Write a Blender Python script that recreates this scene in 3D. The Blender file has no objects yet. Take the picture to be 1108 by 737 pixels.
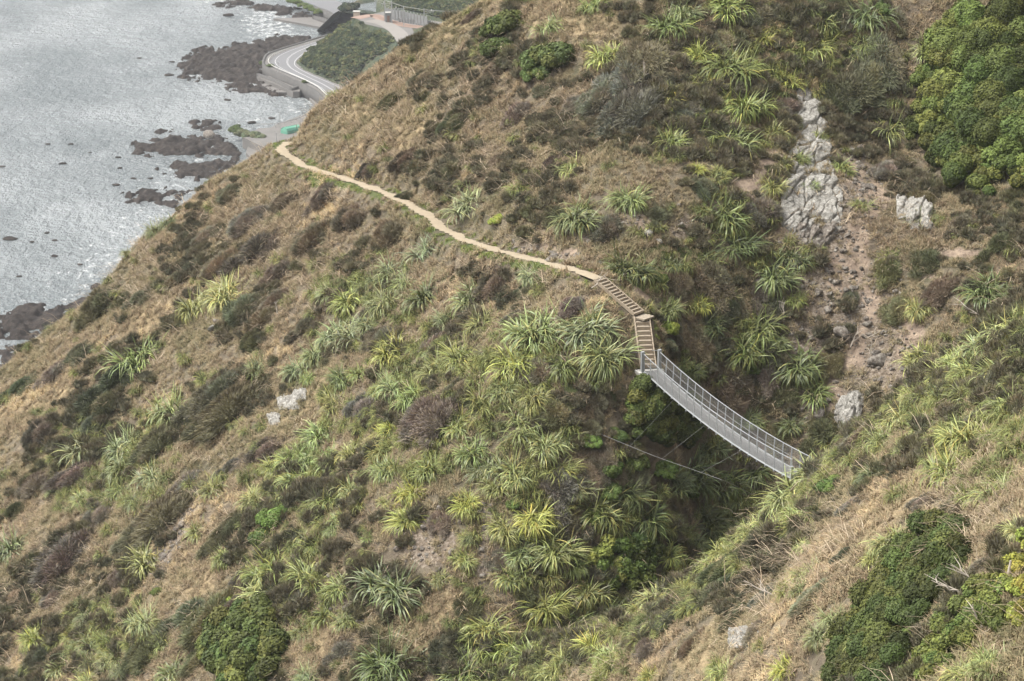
import bpy, math, random
import numpy as np
from mathutils import Matrix, Vector
rng = np.random.default_rng(7)
random.seed(7)
sc = bpy.context.scene
COL = sc.collection

# ------------------------------------------------------------------ camera, sky, sun, exposure
F = 2600.0
PITCH = math.radians(18.0)
CAMZ = 200.0
cam_data = bpy.data.cameras.new('camera')
cam = bpy.data.objects.new('camera', cam_data)
COL.objects.link(cam)
cam.location = (0, 0, CAMZ)
cam.rotation_euler = (math.radians(90) - PITCH, 0, 0)
cam_data.sensor_fit = 'HORIZONTAL'
cam_data.sensor_width = 36.0
cam_data.lens = F / 1108.0 * 36.0
cam_data.clip_start = 0.5
cam_data.clip_end = 9000
sc.camera = cam

SUN_EL, SUN_AZ = math.radians(58), math.radians(-92)      # azimuth from +Y towards +X
world = bpy.data.worlds.new('World')
sc.world = world
world.use_nodes = True
wn = world.node_tree
wn.nodes.clear()
sky = wn.nodes.new('ShaderNodeTexSky')
sky.sky_type = 'NISHITA'
sky.sun_disc = False
sky.sun_elevation = SUN_EL
sky.sun_rotation = SUN_AZ
sky.dust_density = 5.0
sky.air_density = 1.0
sky.ozone_density = 1.0
hs = wn.nodes.new('ShaderNodeHueSaturation')
hs.inputs['Saturation'].default_value = 0.12
bg = wn.nodes.new('ShaderNodeBackground')
bg.inputs['Strength'].default_value = 0.15
wo = wn.nodes.new('ShaderNodeOutputWorld')
wn.links.new(sky.outputs[0], hs.inputs['Color'])
wn.links.new(hs.outputs[0], bg.inputs['Color'])
wn.links.new(bg.outputs[0], wo.inputs['Surface'])
sun_data = bpy.data.lights.new('sun', 'SUN')
sun_data.energy = 2.2
sun_data.angle = math.radians(24)
sun_data.color = (1.0, 0.95, 0.87)
sun = bpy.data.objects.new('sun', sun_data)
COL.objects.link(sun)
sdir = Vector((math.sin(SUN_AZ) * math.cos(SUN_EL), math.cos(SUN_AZ) * math.cos(SUN_EL), math.sin(SUN_EL)))
sun.rotation_euler = sdir.to_track_quat('Z', 'Y').to_euler()
sun.location = (0, 100, 400)
sc.view_settings.view_transform = 'Standard'
sc.view_settings.look = 'None'
sc.view_settings.exposure = 1.05
sc.view_settings.gamma = 1.0
sc.cycles.max_bounces = 5
sc.cycles.diffuse_bounces = 3
sc.cycles.glossy_bounces = 2
sc.cycles.transmission_bounces = 2
sc.cycles.transparent_max_bounces = 6
sc.cycles.volume_bounces = 0

# ------------------------------------------------------------------ projection helpers
CP, SP = math.cos(PITCH), math.sin(PITCH)
def ray(px, py):
    a = (np.asarray(px, float) - 554) / F
    b = (368.5 - np.asarray(py, float)) / F
    return a, CP + b * SP, -SP + b * CP
def P(px, py, Y):
    dx, dy, dz = ray(px, py)
    t = Y / dy
    return np.array([dx * t, Y + 0 * t, CAMZ + dz * t])
def Pz(px, py, z):
    dx, dy, dz = ray(px, py)
    t = (z - CAMZ) / dz
    return np.array([dx * t, dy * t, z + 0 * t])
def proj(x, y, z):
    d = y * CP - (z - CAMZ) * SP
    u = y * SP + (z - CAMZ) * CP
    return 554 + F * x / d, 368.5 - F * u / d, d

# ------------------------------------------------------------------ noise
def _hash(ix, iy, seed):
    n = (ix.astype(np.int64) * 374761393 + iy.astype(np.int64) * 668265263 + seed * 974634777) & 0xffffffff
    n = ((n ^ (n >> 13)) * 1274126177) & 0xffffffff
    n = n ^ (n >> 16)
    return (n & 0xffff) / 65535.0
def vnoise(x, y, seed=0):
    ix, iy = np.floor(x), np.floor(y)
    fx, fy = x - ix, y - iy
    fx = fx * fx * (3 - 2 * fx); fy = fy * fy * (3 - 2 * fy)
    a = _hash(ix, iy, seed); b = _hash(ix + 1, iy, seed)
    c = _hash(ix, iy + 1, seed); d = _hash(ix + 1, iy + 1, seed)
    return (a * (1 - fx) + b * fx) * (1 - fy) + (c * (1 - fx) + d * fx) * fy
def fbm(x, y, octv=4, seed=0):
    s, a, t = 0, 1.0, 0
    for k in range(octv):
        s = s + a * vnoise(x * 2 ** k + 17.3 * k, y * 2 ** k - 9.1 * k, seed + k); t += a; a *= 0.5
    return s / t * 2 - 1
def cells(x, y, seed=0):
    """Voronoi: per-cell random, distance to cell point, offset"""
    ix, iy = np.floor(x), np.floor(y)
    best = np.full(x.shape, 9.0); r = np.zeros(x.shape); second = np.full(x.shape, 9.0)
    ox = np.zeros(x.shape); oy = np.zeros(x.shape)
    for dx in (-1, 0, 1):
        for dy in (-1, 0, 1):
            cx, cy = ix + dx, iy + dy
            qx = cx + _hash(cx, cy, seed) ; qy = cy + _hash(cx, cy, seed + 5)
            d = np.hypot(qx - x, qy - y)
            m = d < best
            second = np.where(m, best, np.minimum(second, d))
            r = np.where(m, _hash(cx, cy, seed + 9), r)
            ox = np.where(m, x - qx, ox); oy = np.where(m, y - qy, oy)
            best = np.where(m, d, best)
    return r, best, second, ox, oy

# ------------------------------------------------------------------ materials
def mat(name):
    m = bpy.data.materials.new(name); m.use_nodes = True
    nt = m.node_tree
    return m, nt, nt.nodes['Principled BSDF']
def nd(nt, t, **kw):
    n = nt.nodes.new(t)
    for k, v in kw.items(): setattr(n, k, v)
    return n
def ramp(nt, fac, stops):
    r = nt.nodes.new('ShaderNodeValToRGB')
    while len(r.color_ramp.elements) > 1: r.color_ramp.elements.remove(r.color_ramp.elements[0])
    for i, (p, c) in enumerate(stops):
        e = r.color_ramp.elements[0] if i == 0 else r.color_ramp.elements.new(p)
        e.position = p; e.color = (*c, 1)
    nt.links.new(fac, r.inputs[0])
    return r.outputs[0]
def noise(nt, vec, scale, detail=4, rough=0.55):
    n = nt.nodes.new('ShaderNodeTexNoise')
    n.inputs['Scale'].default_value = scale; n.inputs['Detail'].default_value = detail
    n.inputs['Roughness'].default_value = rough
    nt.links.new(vec, n.inputs['Vector'])
    return n.outputs['Fac']
def mixc(nt, fac, a, b, mode='MIX'):
    m = nt.nodes.new('ShaderNodeMix'); m.data_type = 'RGBA'; m.blend_type = mode
    for s, v in ((m.inputs[0], fac), (m.inputs[6], a), (m.inputs[7], b)):
        if hasattr(v, 'is_linked'): nt.links.new(v, s)
        elif isinstance(v, (int, float)): s.default_value = v
        else: s.default_value = (*v, 1)
    return m.outputs[2]
def math_n(nt, op, a, b=0.0):
    m = nt.nodes.new('ShaderNodeMath'); m.operation = op
    for s, v in ((m.inputs[0], a), (m.inputs[1], b)):
        if hasattr(v, 'is_linked'): nt.links.new(v, s)
        else: s.default_value = v
    return m.outputs[0]
def attr(nt, name):
    a = nt.nodes.new('ShaderNodeAttribute'); a.attribute_name = name
    return a
def wpos(nt):
    return nt.nodes.new('ShaderNodeNewGeometry').outputs['Position']
def bump(nt, bsdf, h, strength=0.5, dist=0.1):
    b = nt.nodes.new('ShaderNodeBump'); b.inputs['Strength'].default_value = strength
    b.inputs['Distance'].default_value = dist
    nt.links.new(h, b.inputs['Height']); nt.links.new(b.outputs[0], bsdf.inputs['Normal'])

def simple(name, col, rough=0.7, metal=0.0, var=0.15, scale=3.0):
    m, nt, b = mat(name)
    f = noise(nt, wpos(nt), scale)
    c = mixc(nt, f, tuple(v * (1 - var) for v in col), tuple(min(1, v * (1 + var)) for v in col))
    nt.links.new(c, b.inputs['Base Color'])
    b.inputs['Roughness'].default_value = rough; b.inputs['Metallic'].default_value = metal
    return m

# grass colours follow one world-space pattern shared by soil and blades
def grass_color(nt, pos, mult=1.0):
    f1 = noise(nt, pos, 0.085, 4, 0.65)
    f2 = noise(nt, pos, 0.9, 3, 0.6)
    f = math_n(nt, 'ADD', math_n(nt, 'MULTIPLY', f1, 0.65), math_n(nt, 'MULTIPLY', f2, 0.35))
    k = mult
    return ramp(nt, f, [(0.30, (.095*k, .097*k, .056*k)), (0.41, (.150*k, .136*k, .088*k)), (0.48, (.245*k, .210*k, .148*k)),
                        (0.55, (.185*k, .150*k, .114*k)), (0.62, (.41*k, .34*k, .235*k))])

def ground_material():
    m, nt, b = mat('hillside_ground')
    pos = wpos(nt)
    g = grass_color(nt, pos, 0.75)
    fine = noise(nt, pos, 2.6, 6, 0.7)
    g = mixc(nt, math_n(nt, 'MULTIPLY', fine, 0.6), g, (.045, .036, .024))
    claycol = ramp(nt, noise(nt, pos, 1.3, 5, .7), [(0.3, (.12, .09, .07)), (0.5, (.245, .19, .145)), (0.7, (.36, .285, .21))])
    screecol = ramp(nt, noise(nt, pos, 3.5, 6, .75), [(0.32, (.05, .038, .028)), (0.5, (.165, .132, .10)), (0.68, (.33, .285, .235))])
    greencol = ramp(nt, noise(nt, pos, 3.0, 4, .7), [(0.3, (.05, .062, .025)), (0.7, (.12, .135, .055))])
    strawcol = ramp(nt, noise(nt, pos, 2.0, 5, .7), [(0.3, (.13, .10, .06)), (0.6, (.30, .235, .14))])
    brk = math_n(nt, 'ADD', math_n(nt, 'MULTIPLY', noise(nt, pos, 0.35, 5, .75), .6), math_n(nt, 'MULTIPLY', noise(nt, pos, 2.2, 5, .75), .5))
    def wgt(nm):
        a = attr(nt, nm).outputs['Fac']
        s = math_n(nt, 'SUBTRACT', math_n(nt, 'MULTIPLY', a, 1.7), brk)
        s = math_n(nt, 'MULTIPLY', s, 2.6)
        cl = nt.nodes.new('ShaderNodeClamp'); nt.links.new(s, cl.inputs[0])
        return cl.outputs[0]
    c = mixc(nt, wgt('straw'), g, strawcol)
    c = mixc(nt, wgt('green'), c, greencol)
    c = mixc(nt, wgt('scree'), c, screecol)
    c = mixc(nt, wgt('clay'), c, claycol)
    nt.links.new(c, b.inputs['Base Color'])
    b.inputs['Roughness'].default_value = 0.95
    b.inputs['Specular IOR Level'].default_value = 0.1
    bump(nt, b, noise(nt, pos, 3.0, 8, .7), 0.9, 0.25)
    return m

def leaf_material(name, base_mult=1.0, rough=0.5, spec=0.4, trans=0.0):
    """object colour x per-leaf colour attribute"""
    m, nt, b = mat(name)
    oi = nt.nodes.new('ShaderNodeObjectInfo')
    a = attr(nt, 'tint').outputs['Color']
    c = mixc(nt, 1.0, oi.outputs['Color'], a, 'MULTIPLY')
    f = noise(nt, wpos(nt), 1.2, 3, .6)
    c = mixc(nt, f, c, mixc(nt, 1.0, c, (1.35, 1.35, 1.2), 'MULTIPLY'))
    nt.links.new(c, b.inputs['Base Color'])
    b.inputs['Roughness'].default_value = rough
    b.inputs['Specular IOR Level'].default_value = spec
    return m

M_ground = ground_material()
M_flax = leaf_material('flax_leaves', rough=0.45, spec=0.38)
M_scrub = leaf_material('shrub_foliage', rough=0.85, spec=0.15)
M_broad = leaf_material('broad_leaves', rough=0.6, spec=0.16)

def rock_material(name, lo, mid, hi, scale=1.5):
    m, nt, b = mat(name)
    pos = wpos(nt)
    c = ramp(nt, noise(nt, pos, scale, 8, .72), [(0.3, lo), (0.5, mid), (0.68, hi)])
    v = nd(nt, 'ShaderNodeTexVoronoi', feature='DISTANCE_TO_EDGE'); v.inputs['Scale'].default_value = scale * 1.4
    nt.links.new(pos, v.inputs['Vector'])
    e = ramp(nt, v.outputs['Distance'], [(0.0, (.35, .33, .3)), (0.06, (1, 1, 1))])
    c = mixc(nt, 0.8, c, e, 'MULTIPLY')
    nt.links.new(c, b.inputs['Base Color'])
    b.inputs['Roughness'].default_value = 0.9; b.inputs['Specular IOR Level'].default_value = .15
    bump(nt, b, noise(nt, pos, scale * 3, 8, .7), 0.8, 0.15)
    return m
M_rock = rock_material('pale_greywacke', (.12, .11, .095), (.27, .26, .235), (.43, .415, .38), 2.2)
M_stone = rock_material('scree_stone', (.06, .05, .042), (.16, .14, .12), (.34, .32, .28), 2.5)
M_reef = rock_material('dark_reef', (.010, .008, .007), (.026, .021, .018), (.068, .055, .046), .5)
M_path = simple('track_dirt', (.27, .222, .155), .95, var=.22, scale=1.6)
M_timber = simple('weathered_timber', (.27, .22, .16), .85, var=.3, scale=5)
M_tread = simple('gravel_tread', (.25, .21, .16), .95, var=.3, scale=9)
M_steel = simple('galvanised_steel', (.27, .28, .285), .5, 0.2, var=.1, scale=4)
M_postst = simple('post_steel', (.42, .43, .435), .5, .2)
M_cable = simple('steel_cable', (.19, .19, .185), .55, 0.2)
M_concrete = simple('concrete', (.42, .41, .38), .9)
M_asphalt = simple('asphalt', (.13, .13, .135), .9, var=.12, scale=.3)
M_white = simple('road_paint', (.42, .42, .41), .7, var=.08)
M_gravel = simple('shore_gravel', (.125, .118, .11), .95, var=.25, scale=.25)
M_wall = simple('seawall_concrete', (.07, .067, .063), .9, var=.35, scale=.5)
M_ballast = simple('rail_ballast', (.23, .16, .125), .95, var=.2, scale=.5)
M_rail = simple('rusted_rail', (.16, .09, .06), .6)
M_pole = simple('grey_pole', (.30, .30, .29), .7)
M_fencegrey = simple('grey_boards', (.17, .175, .175), .8, var=.3, scale=.6)
M_green_cloth = simple('green_cover', (.10, .28, .20), .8, var=.15)
M_deadwood = simple('bleached_wood', (.33, .29, .24), .8, var=.2)

# ------------------------------------------------------------------ mesh helpers
def mesh_np(name, V, Q, mat_=None, smooth=False, attrs=None, colors=None):
    me = bpy.data.meshes.new(name)
    V = np.asarray(V, np.float32); Q = np.asarray(Q, np.int32)
    k = Q.shape[1]
    me.vertices.add(len(V)); me.vertices.foreach_set('co', V.ravel())
    me.loops.add(Q.size); me.loops.foreach_set('vertex_index', Q.ravel())
    me.polygons.add(len(Q))
    me.polygons.foreach_set('loop_start', np.arange(0, Q.size, k, dtype=np.int32))
    me.update(calc_edges=True)
    if smooth: me.polygons.foreach_set('use_smooth', np.ones(len(Q), bool))
    for n, v in (attrs or {}).items():
        a = me.attributes.new(n, 'FLOAT', 'POINT'); a.data.foreach_set('value', np.asarray(v, np.float32))
    if colors is not None:
        a = me.attributes.new('tint', 'FLOAT_COLOR', 'POINT')
        c = np.ones((len(V), 4), np.float32); c[:, :3] = colors
        a.data.foreach_set('color', c.ravel())
    if mat_: me.materials.append(mat_)
    me.update()
    return me
def link(name, me, parent=None, loc=None, label=None, cat=None, group=None, kind=None):
    o = bpy.data.objects.new(name, me); COL.objects.link(o)
    if parent is not None: o.parent = parent
    if loc is not None: o.location = loc
    if label: o['label'] = label
    if cat: o['category'] = cat
    if group: o['group'] = group
    if kind: o['kind'] = kind
    return o
def empty(name, loc, label, cat, group=None):
    return link(name, None, None, loc, label, cat, group)
class MB:
    def __init__(s): s.v = []; s.f = []; s.n = 0
    def add(s, V, Fc):
        V = [tuple(map(float, v)) for v in V]
        s.v += V; s.f += [tuple(i + s.n for i in f) for f in Fc]; s.n += len(V); return s
    def box(s, c, size, ax=(1, 0, 0), up=(0, 0, 1)):
        ax = Vector(ax).normalized(); up = Vector(up)
        ay = up.cross(ax).normalized(); az = ax.cross(ay).normalized()
        c = Vector(c); V = []
        for i in (-.5, .5):
            for j in (-.5, .5):
                for k in (-.5, .5):
                    V.append(c + ax * size[0] * i + ay * size[1] * j + az * size[2] * k)
        return s.add(V, [(0, 1, 3, 2), (4, 6, 7, 5), (0, 4, 5, 1), (2, 3, 7, 6), (0, 2, 6, 4), (1, 5, 7, 3)])
    def bar(s, a, b, w, h=None, up=(0, 0, 1)):
        a, b = Vector(a), Vector(b); d = b - a
        if abs(d.normalized().dot(Vector(up))) > .98: up = (0, 1, 0)
        return s.box((a + b) / 2, (d.length, w, h or w), d, up)
    def tube(s, pts, r, n=6):
        pts = [Vector(p) for p in pts]
        rs = r if isinstance(r, (list, tuple)) else [r] * len(pts)
        V = []; Fc = []
        for i, p in enumerate(pts):
            d = (pts[min(i + 1, len(pts) - 1)] - pts[max(i - 1, 0)]).normalized()
            u = Vector((0, 0, 1)) if abs(d.z) < .9 else Vector((0, 1, 0))
            a = d.cross(u).normalized(); b = d.cross(a).normalized()
            for k in range(n):
                t = 2 * math.pi * k / n
                V.append(p + a * rs[i] * math.cos(t) + b * rs[i] * math.sin(t))
        for i in range(len(pts) - 1):
            for k in range(n):
                Fc.append((i * n + k, i * n + (k + 1) % n, (i + 1) * n + (k + 1) % n, (i + 1) * n + k))
        Fc.append(tuple(range(n))[::-1]); Fc.append(tuple((len(pts) - 1) * n + k for k in range(n)))
        return s.add(V, Fc)
    def mesh(s, name, m, smooth=False):
        me = bpy.data.meshes.new(name); me.from_pydata(s.v, [], s.f)
        if smooth: me.polygons.foreach_set('use_smooth', [True] * len(me.polygons))
        me.materials.append(m); me.update(); return me

# ------------------------------------------------------------------ terrain shape
def Mz(x, y):  # broad plane of the main face
    return 144.5 + .8 * (.9 * (x - 6.6) + .436 * (y - 188))
def Mhit(px, py):
    dx, dy, dz = ray(px, py)
    # CAMZ + dz t = Mz(dx t, dy t)
    c0 = Mz(0, 0); k = .8 * (.9 * dx + .436 * dy)
    t = (c0 - CAMZ) / (dz - k)
    return np.array([dx * t, dy * t, CAMZ + dz * t])
class TPS:
    def __init__(s, pts, lam=0.5):
        pts = np.array(pts, float); s.c = pts[:, :2]; n = len(pts)
        r = np.hypot(*(s.c[:, None] - s.c[None]).transpose(2, 0, 1))
        K = np.where(r > 0, r * r * np.log(np.maximum(r, 1e-9)), 0) + lam * np.eye(n) * 30
        A = np.zeros((n + 3, n + 3)); A[:n, :n] = K; A[:n, n] = 1; A[:n, n + 1:] = s.c; A[n, :n] = 1; A[n + 1:, :n] = s.c.T
        s.w = np.linalg.solve(A, np.r_[pts[:, 2], 0, 0, 0])
    def __call__(s, x, y):
        out = s.w[-3] + s.w[-2] * x + s.w[-1] * y
        for (cx, cy), w in zip(s.c, s.w):
            r2 = (x - cx) ** 2 + (y - cy) ** 2
            out = out + w * .5 * r2 * np.log(r2 + 1e-9)
        return out
main_pts = [Mhit(*p) for p in [(0, 737), (0, 600), (0, 430), (150, 737), (150, 500), (150, 310), (300, 737), (300, 450),
            (300, 200), (450, 600), (450, 400), (450, 250), (450, 100), (360, 140), (520, 30), (600, 150), (600, 300),
            (600, 430), (-250, 737), (-250, 550), (660, 200), (0, 1000), (-250, 1000), (300, 950), (560, -60)]]
main_pts += [P(*p) for p in [(740, 0, 223), (880, 0, 226), (1108, 0, 224), (1108, 150, 206), (1108, 300, 188), (880, 200, 204),
            (880, 420, 188), (1000, 200, 208), (780, 540, 184), (700, 440, 177.5), (700, 560, 173), (780, 300, 193), (690, 640, 168),
            (600, 640, 165), (480, 740, 160), (695, 360, 183), (648, 300, 189), (740, 380, 187), (560, 560, 168),
            (1300, 0, 222), (1300, 300, 185), (740, -150, 236), (1200, -200, 240), (780, 660, 178), (900, 560, 178)]]
TM = TPS(main_pts)
sil = [(-400, 690), (-200, 545), (0, 402), (60, 350), (100, 320), (128, 292), (150, 262), (190, 234), (240, 190), (300, 159), (350, 113),
       (400, 76), (450, 42), (490, 15), (520, 0), (600, -60), (800, -190), (1100, -350)]
crest = np.array([Mhit(*p) for p in sil])
o_ = np.argsort(crest[:, 0]); CX, CY = crest[o_, 0], crest[o_, 1]
def softpos(d, w=4.0):
    return np.where(d > 0, np.sqrt(d * d + w * w) - w, 0)
def main_h(x, y):
    yc = np.interp(x, CX, CY)
    yc = np.where(x > CX[-1], CY[-1] + (x - CX[-1]) * .5, yc)
    return TM(np.maximum(x, -130), np.minimum(y, yc)) - .8 * softpos(y - yc) - np.maximum(-130 - x, 0) * .5
near_cr = np.array([P(1500, 60, 128), P(1300, 200, 137), P(1108, 337, 145), P(1000, 412, 149.5), P(935, 462, 152.5), P(870, 520, 155), P(800, 582, 156),
                    P(700, 652, 158.5), P(600, 692, 161), P(480, 745, 163.5)])
near_pts = list(near_cr) + [P(*p) for p in [(1108, 737, 88), (1108, 550, 108), (950, 737, 103), (1000, 560, 123), (800, 737, 124),
            (850, 620, 138), (700, 700, 149), (950, 490, 143), (620, 737, 150), (1108, 430, 128), (1300, 500, 108), (1300, 737, 76),
            (1108, 1000, 62), (800, 950, 92)]]
near_pts += [np.array([a, b, c]) for a, b, c in [(-20, 150, 80), (-40, 160, 65), (0, 120, 95), (-10, 190, 85)]]
TN = TPS(near_pts)
o_ = np.argsort(near_cr[:, 0]); NX, NY = near_cr[o_, 0], near_cr[o_, 1]
def near_h(x, y):
    yc = np.interp(x, NX, NY)
    return TN(x, np.minimum(y, yc)) - 1.15 * softpos(y - yc, 1.2)
def base_h(x, y):
    a, b = main_h(x, y), near_h(x, y)
    h = np.maximum(a, b)
    k = 1.5; d = np.abs(a - b)
    h = h + np.where(d < k, (k - d) ** 2 / (4 * k), 0)
    # gullies and lumps
    u = x * .9 + y * .436; v = -x * .436 + y * .9     # u up the fall line, v along the contour
    h = h + 0.9 * fbm(u * .035, v * .09, 3, 3) + 0.55 * fbm(x * .16, y * .16, 3, 11)
    return h

FX0, FX1, FY0, FY1, RS = -78.0, 56.0, 62.0, 276.0, 0.35
gx = np.arange(FX0, FX1 + RS / 2, RS); gy = np.arange(FY0, FY1 + RS / 2, RS)
GX, GY = np.meshgrid(gx, gy)
GZ = base_h(GX, GY)
def lookup(Z, x, y):
    fx = np.clip((x - FX0) / RS, 0, len(gx) - 1.001); fy = np.clip((y - FY0) / RS, 0, len(gy) - 1.001)
    ix, iy = fx.astype(int), fy.astype(int); fx = fx - ix; fy = fy - iy
    return (Z[iy, ix] * (1 - fx) + Z[iy, ix + 1] * fx) * (1 - fy) + (Z[iy + 1, ix] * (1 - fx) + Z[iy + 1, ix + 1] * fx) * fy
def raycast(px, py, Z=None):
    Z = GZ if Z is None else Z
    px = np.atleast_1d(np.asarray(px, float)); py = np.atleast_1d(np.asarray(py, float))
    dx, dy, dz = ray(px, py)
    lo = np.full(px.shape, 63.0); hit = np.zeros(px.shape, bool); y = lo.copy()
    ystep = 0.5
    prev = y.copy()
    for _ in range(424):
        t = y / dy; gap = CAMZ + dz * t - lookup(Z, dx * t, y)
        newhit = (~hit) & (gap <= 0)
        hit |= newhit
        prev = np.where(hit, prev, y)
        y = np.where(hit, y, y + ystep)
    a, b = prev, np.minimum(prev + ystep, 276)
    for _ in range(12):
        m = (a + b) / 2; t = m / dy; gap = CAMZ + dz * t - lookup(Z, dx * t, m)
        a = np.where(gap > 0, m, a); b = np.where(gap > 0, b, m)
    t = b / dy
    return np.stack([dx * t, b, lookup(Z, dx * t, b)], 1), hit

# ---- the walking track bench
track_px = [(312, 153), (307, 156), (304, 163), (320, 175), (340, 184), (370, 192), (395, 201), (420, 210), (440, 220), (453, 227), (465, 235), (476, 245),
            (494, 256), (512, 263), (530, 269), (550, 274), (570, 279), (590, 284), (610, 289), (630, 294), (647, 301)]
tp, _h = raycast([p[0] for p in track_px], [p[1] for p in track_px])
tp[0] = P(313, 154, tp[3, 1] + 8.0); tp[1] = P(306, 156.5, tp[3, 1] + 5.5); tp[2] = P(303.5, 163, tp[3, 1] + 3.0)
def resample(p, n, sm=0):
    p = np.asarray(p, float)
    d = np.r_[0, np.cumsum(np.linalg.norm(np.diff(p, axis=0), axis=1))]
    s = np.linspace(0, d[-1], n)
    q = np.stack([np.interp(s, d, p[:, k]) for k in range(3)], 1)
    for _ in range(sm):
        q[1:-1] = .25 * q[:-2] + .5 * q[1:-1] + .25 * q[2:]
    return q
TR = resample(tp, 260, 30)
# ---- stairs and bridge key points
ST_T = TR[-1].copy()
BR_L = Pz(697, 402, 139.6); BR_R = Pz(857, 518, 139.6)
bdir = (BR_R - BR_L); bdir[2] = 0; BLEN = np.linalg.norm(bdir); bdir /= BLEN
bperp = np.array([-bdir[1], bdir[0], 0])          # towards the far (right) side
if bperp[0] < 0: bperp = -bperp
BW = 1.25
ctrL = BR_L + bperp * BW / 2
sd = np.array([-bdir[0] * .25 - .12, -bdir[1], 0]); sd /= np.linalg.norm(sd)
ST_B = ctrL - bdir * .6 + np.array([0, 0, .05])
def solve_mid():
    # landing between the two flights, seen at about (693,341)
    best = None
    for Y in np.arange(ST_B[1] + 1, ST_B[1] + 7, .05):
        q = P(694, 342, Y)
        sl = (q[2] - ST_B[2]) / max(.1, np.hypot(*(q - ST_B)[:2]))
        e = abs(sl - .62)
        if best is None or e < best[0]: best = (e, q)
    return best[1]
ST_M = solve_mid()
Ytop = np.arange(ST_M[1], ST_M[1] + 8, .05)
qs = np.array([P(648, 302, Y) for Y in Ytop]); sl = (qs[:, 2] - ST_M[2]) / np.hypot(qs[:, 0] - ST_M[0], qs[:, 1] - ST_M[1])
ST_T = qs[np.argmin(np.abs(sl - .5))]
# bring the end of the track to the head of the stairs
nE = 60
for i in range(nE):
    k = ((i + 1) / nE) ** 1.5
    TR[-nE + i] = TR[-nE + i] * (1 - k) + k * (TR[-nE + i] + (ST_T - tp[-1]))
TR[-1] = ST_T
TR = resample(TR, 300, 8)
def seg_flat(poly, half, blend):
    """distance field to a polyline, flatten the ground to its height"""
    global GZ
    x0, x1 = poly[:, 0].min() - 5, poly[:, 0].max() + 5; y0, y1 = poly[:, 1].min() - 5, poly[:, 1].max() + 5
    m = (GX > x0) & (GX < x1) & (GY > y0) & (GY < y1)
    X, Y = GX[m], GY[m]
    best = np.full(X.shape, 99.0); hz = np.zeros(X.shape)
    for a, b in zip(poly[:-1], poly[1:]):
        d = b[:2] - a[:2]; L2 = d @ d + 1e-12
        t = np.clip(((X - a[0]) * d[0] + (Y - a[1]) * d[1]) / L2, 0, 1)
        r = np.hypot(X - a[0] - t * d[0], Y - a[1] - t * d[1])
        mm = r < best
        best = np.where(mm, r, best); hz = np.where(mm, a[2] + t * (b[2] - a[2]), hz)
    w = np.clip(1 - (best - half) / blend, 0, 1); w = w * w * (3 - 2 * w)
    Z = GZ[m]; GZ[m] = Z * (1 - w) + hz * w
    return m, best
seg_flat(TR - [0, 0, .04], 1.0, 1.4)
stp = np.array([ST_T, ST_M, ST_B, ctrL + bdir * .1])
seg_flat(stp - [0, 0, .22], .8, 1.6)
# ground falls away beneath the span, rises to the right-hand end
for s in np.linspace(1.2, BLEN - .8, 60):
    c = ctrL + bdir * s
    z = 139.6 - 2.2 * 4 * (s / BLEN) * (1 - s / BLEN) * .5
    m = np.hypot(GX - c[0], GY - c[1]) < 1.6
    lim = z - min(2.5, .5 + min(s, (BLEN - s)) * .55)
    GZ[m] = np.minimum(GZ[m], lim)
def near_poly(X, Y, poly):
    best = np.full(np.shape(X), 99.0)
    for a, b in zip(poly[:-1], poly[1:]):
        d = b[:2] - a[:2]; L2 = d @ d + 1e-12
        t = np.clip(((X - a[0]) * d[0] + (Y - a[1]) * d[1]) / L2, 0, 1)
        best = np.minimum(best, np.hypot(X - a[0] - t * d[0], Y - a[1] - t * d[1]))
    return best

# ------------------------------------------------------------------ where the ground is clay, scree, straw or green (world positions, read off the picture once)
REG = dict(
    clay=[(820, 190, 48, 12, -38), (800, 436, 34, 7, -52), (945, 215, 20, 26, 0), (930, 270, 15, 48, 10), (985, 352, 18, 10, -40), (905, 300, 12, 30, 0), (925, 380, 14, 30, 20), (900, 420, 14, 20, 0), (1000, 290, 14, 8, 0), (835, 160, 12, 10, 0), (690, 316, 18, 9, 0), (925, 190, 18, 12, 0),
          (600, 268, 60, 4, 12), (850, 240, 8, 26, 0), (1040, 275, 34, 5, -10), (700, 238, 16, 7, 0), (985, 372, 12, 26, 30), (940, 330, 10, 30, 0)],
    scree=[(905, 335, 66, 80, 0), (950, 390, 40, 40, 0), (850, 300, 30, 50, 0), (930, 200, 26, 40, 0), (915, 250, 28, 40, 0), (960, 390, 40, 50, -50), (465, 585, 34, 34, 0), (522, 590, 9, 70, 0), (375, 650, 26, 30, 0), (188, 590, 9, 56, 28), (905, 440, 30, 30, 0),
           (700, 236, 34, 12, 0), (590, 272, 60, 6, 12), (640, 252, 40, 10, 10), (740, 250, 20, 14, 0)],
    straw=[(325, 440, 60, 16, -50), (40, 430, 80, 24, -38), (470, 670, 70, 30, -30), (950, 560, 110, 22, -38), (205, 620, 34, 30, 0), (860, 640, 60, 20, -40), (620, 20, 60, 30, 0), (160, 340, 40, 20, -40),
           (760, 700, 40, 20, -40), (1060, 470, 50, 16, -40), (420, 130, 60, 40, 0), (500, 20, 60, 10, -40), (400, 70, 80, 8, -38), (340, 700, 40, 30, 0)],
    green=[(380, 205, 90, 4, 16), (300, 158, 10, 8, 0), (330, 180, 30, 4, 25), (560, 283, 60, 4, 13), (460, 238, 14, 5, 35), (500, 262, 30, 4, 20), (720, 290, 60, 30, 0), (640, 425, 40, 14, 0), (870, 320, 40, 60, 0), (850, 60, 90, 40, 0)])
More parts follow.
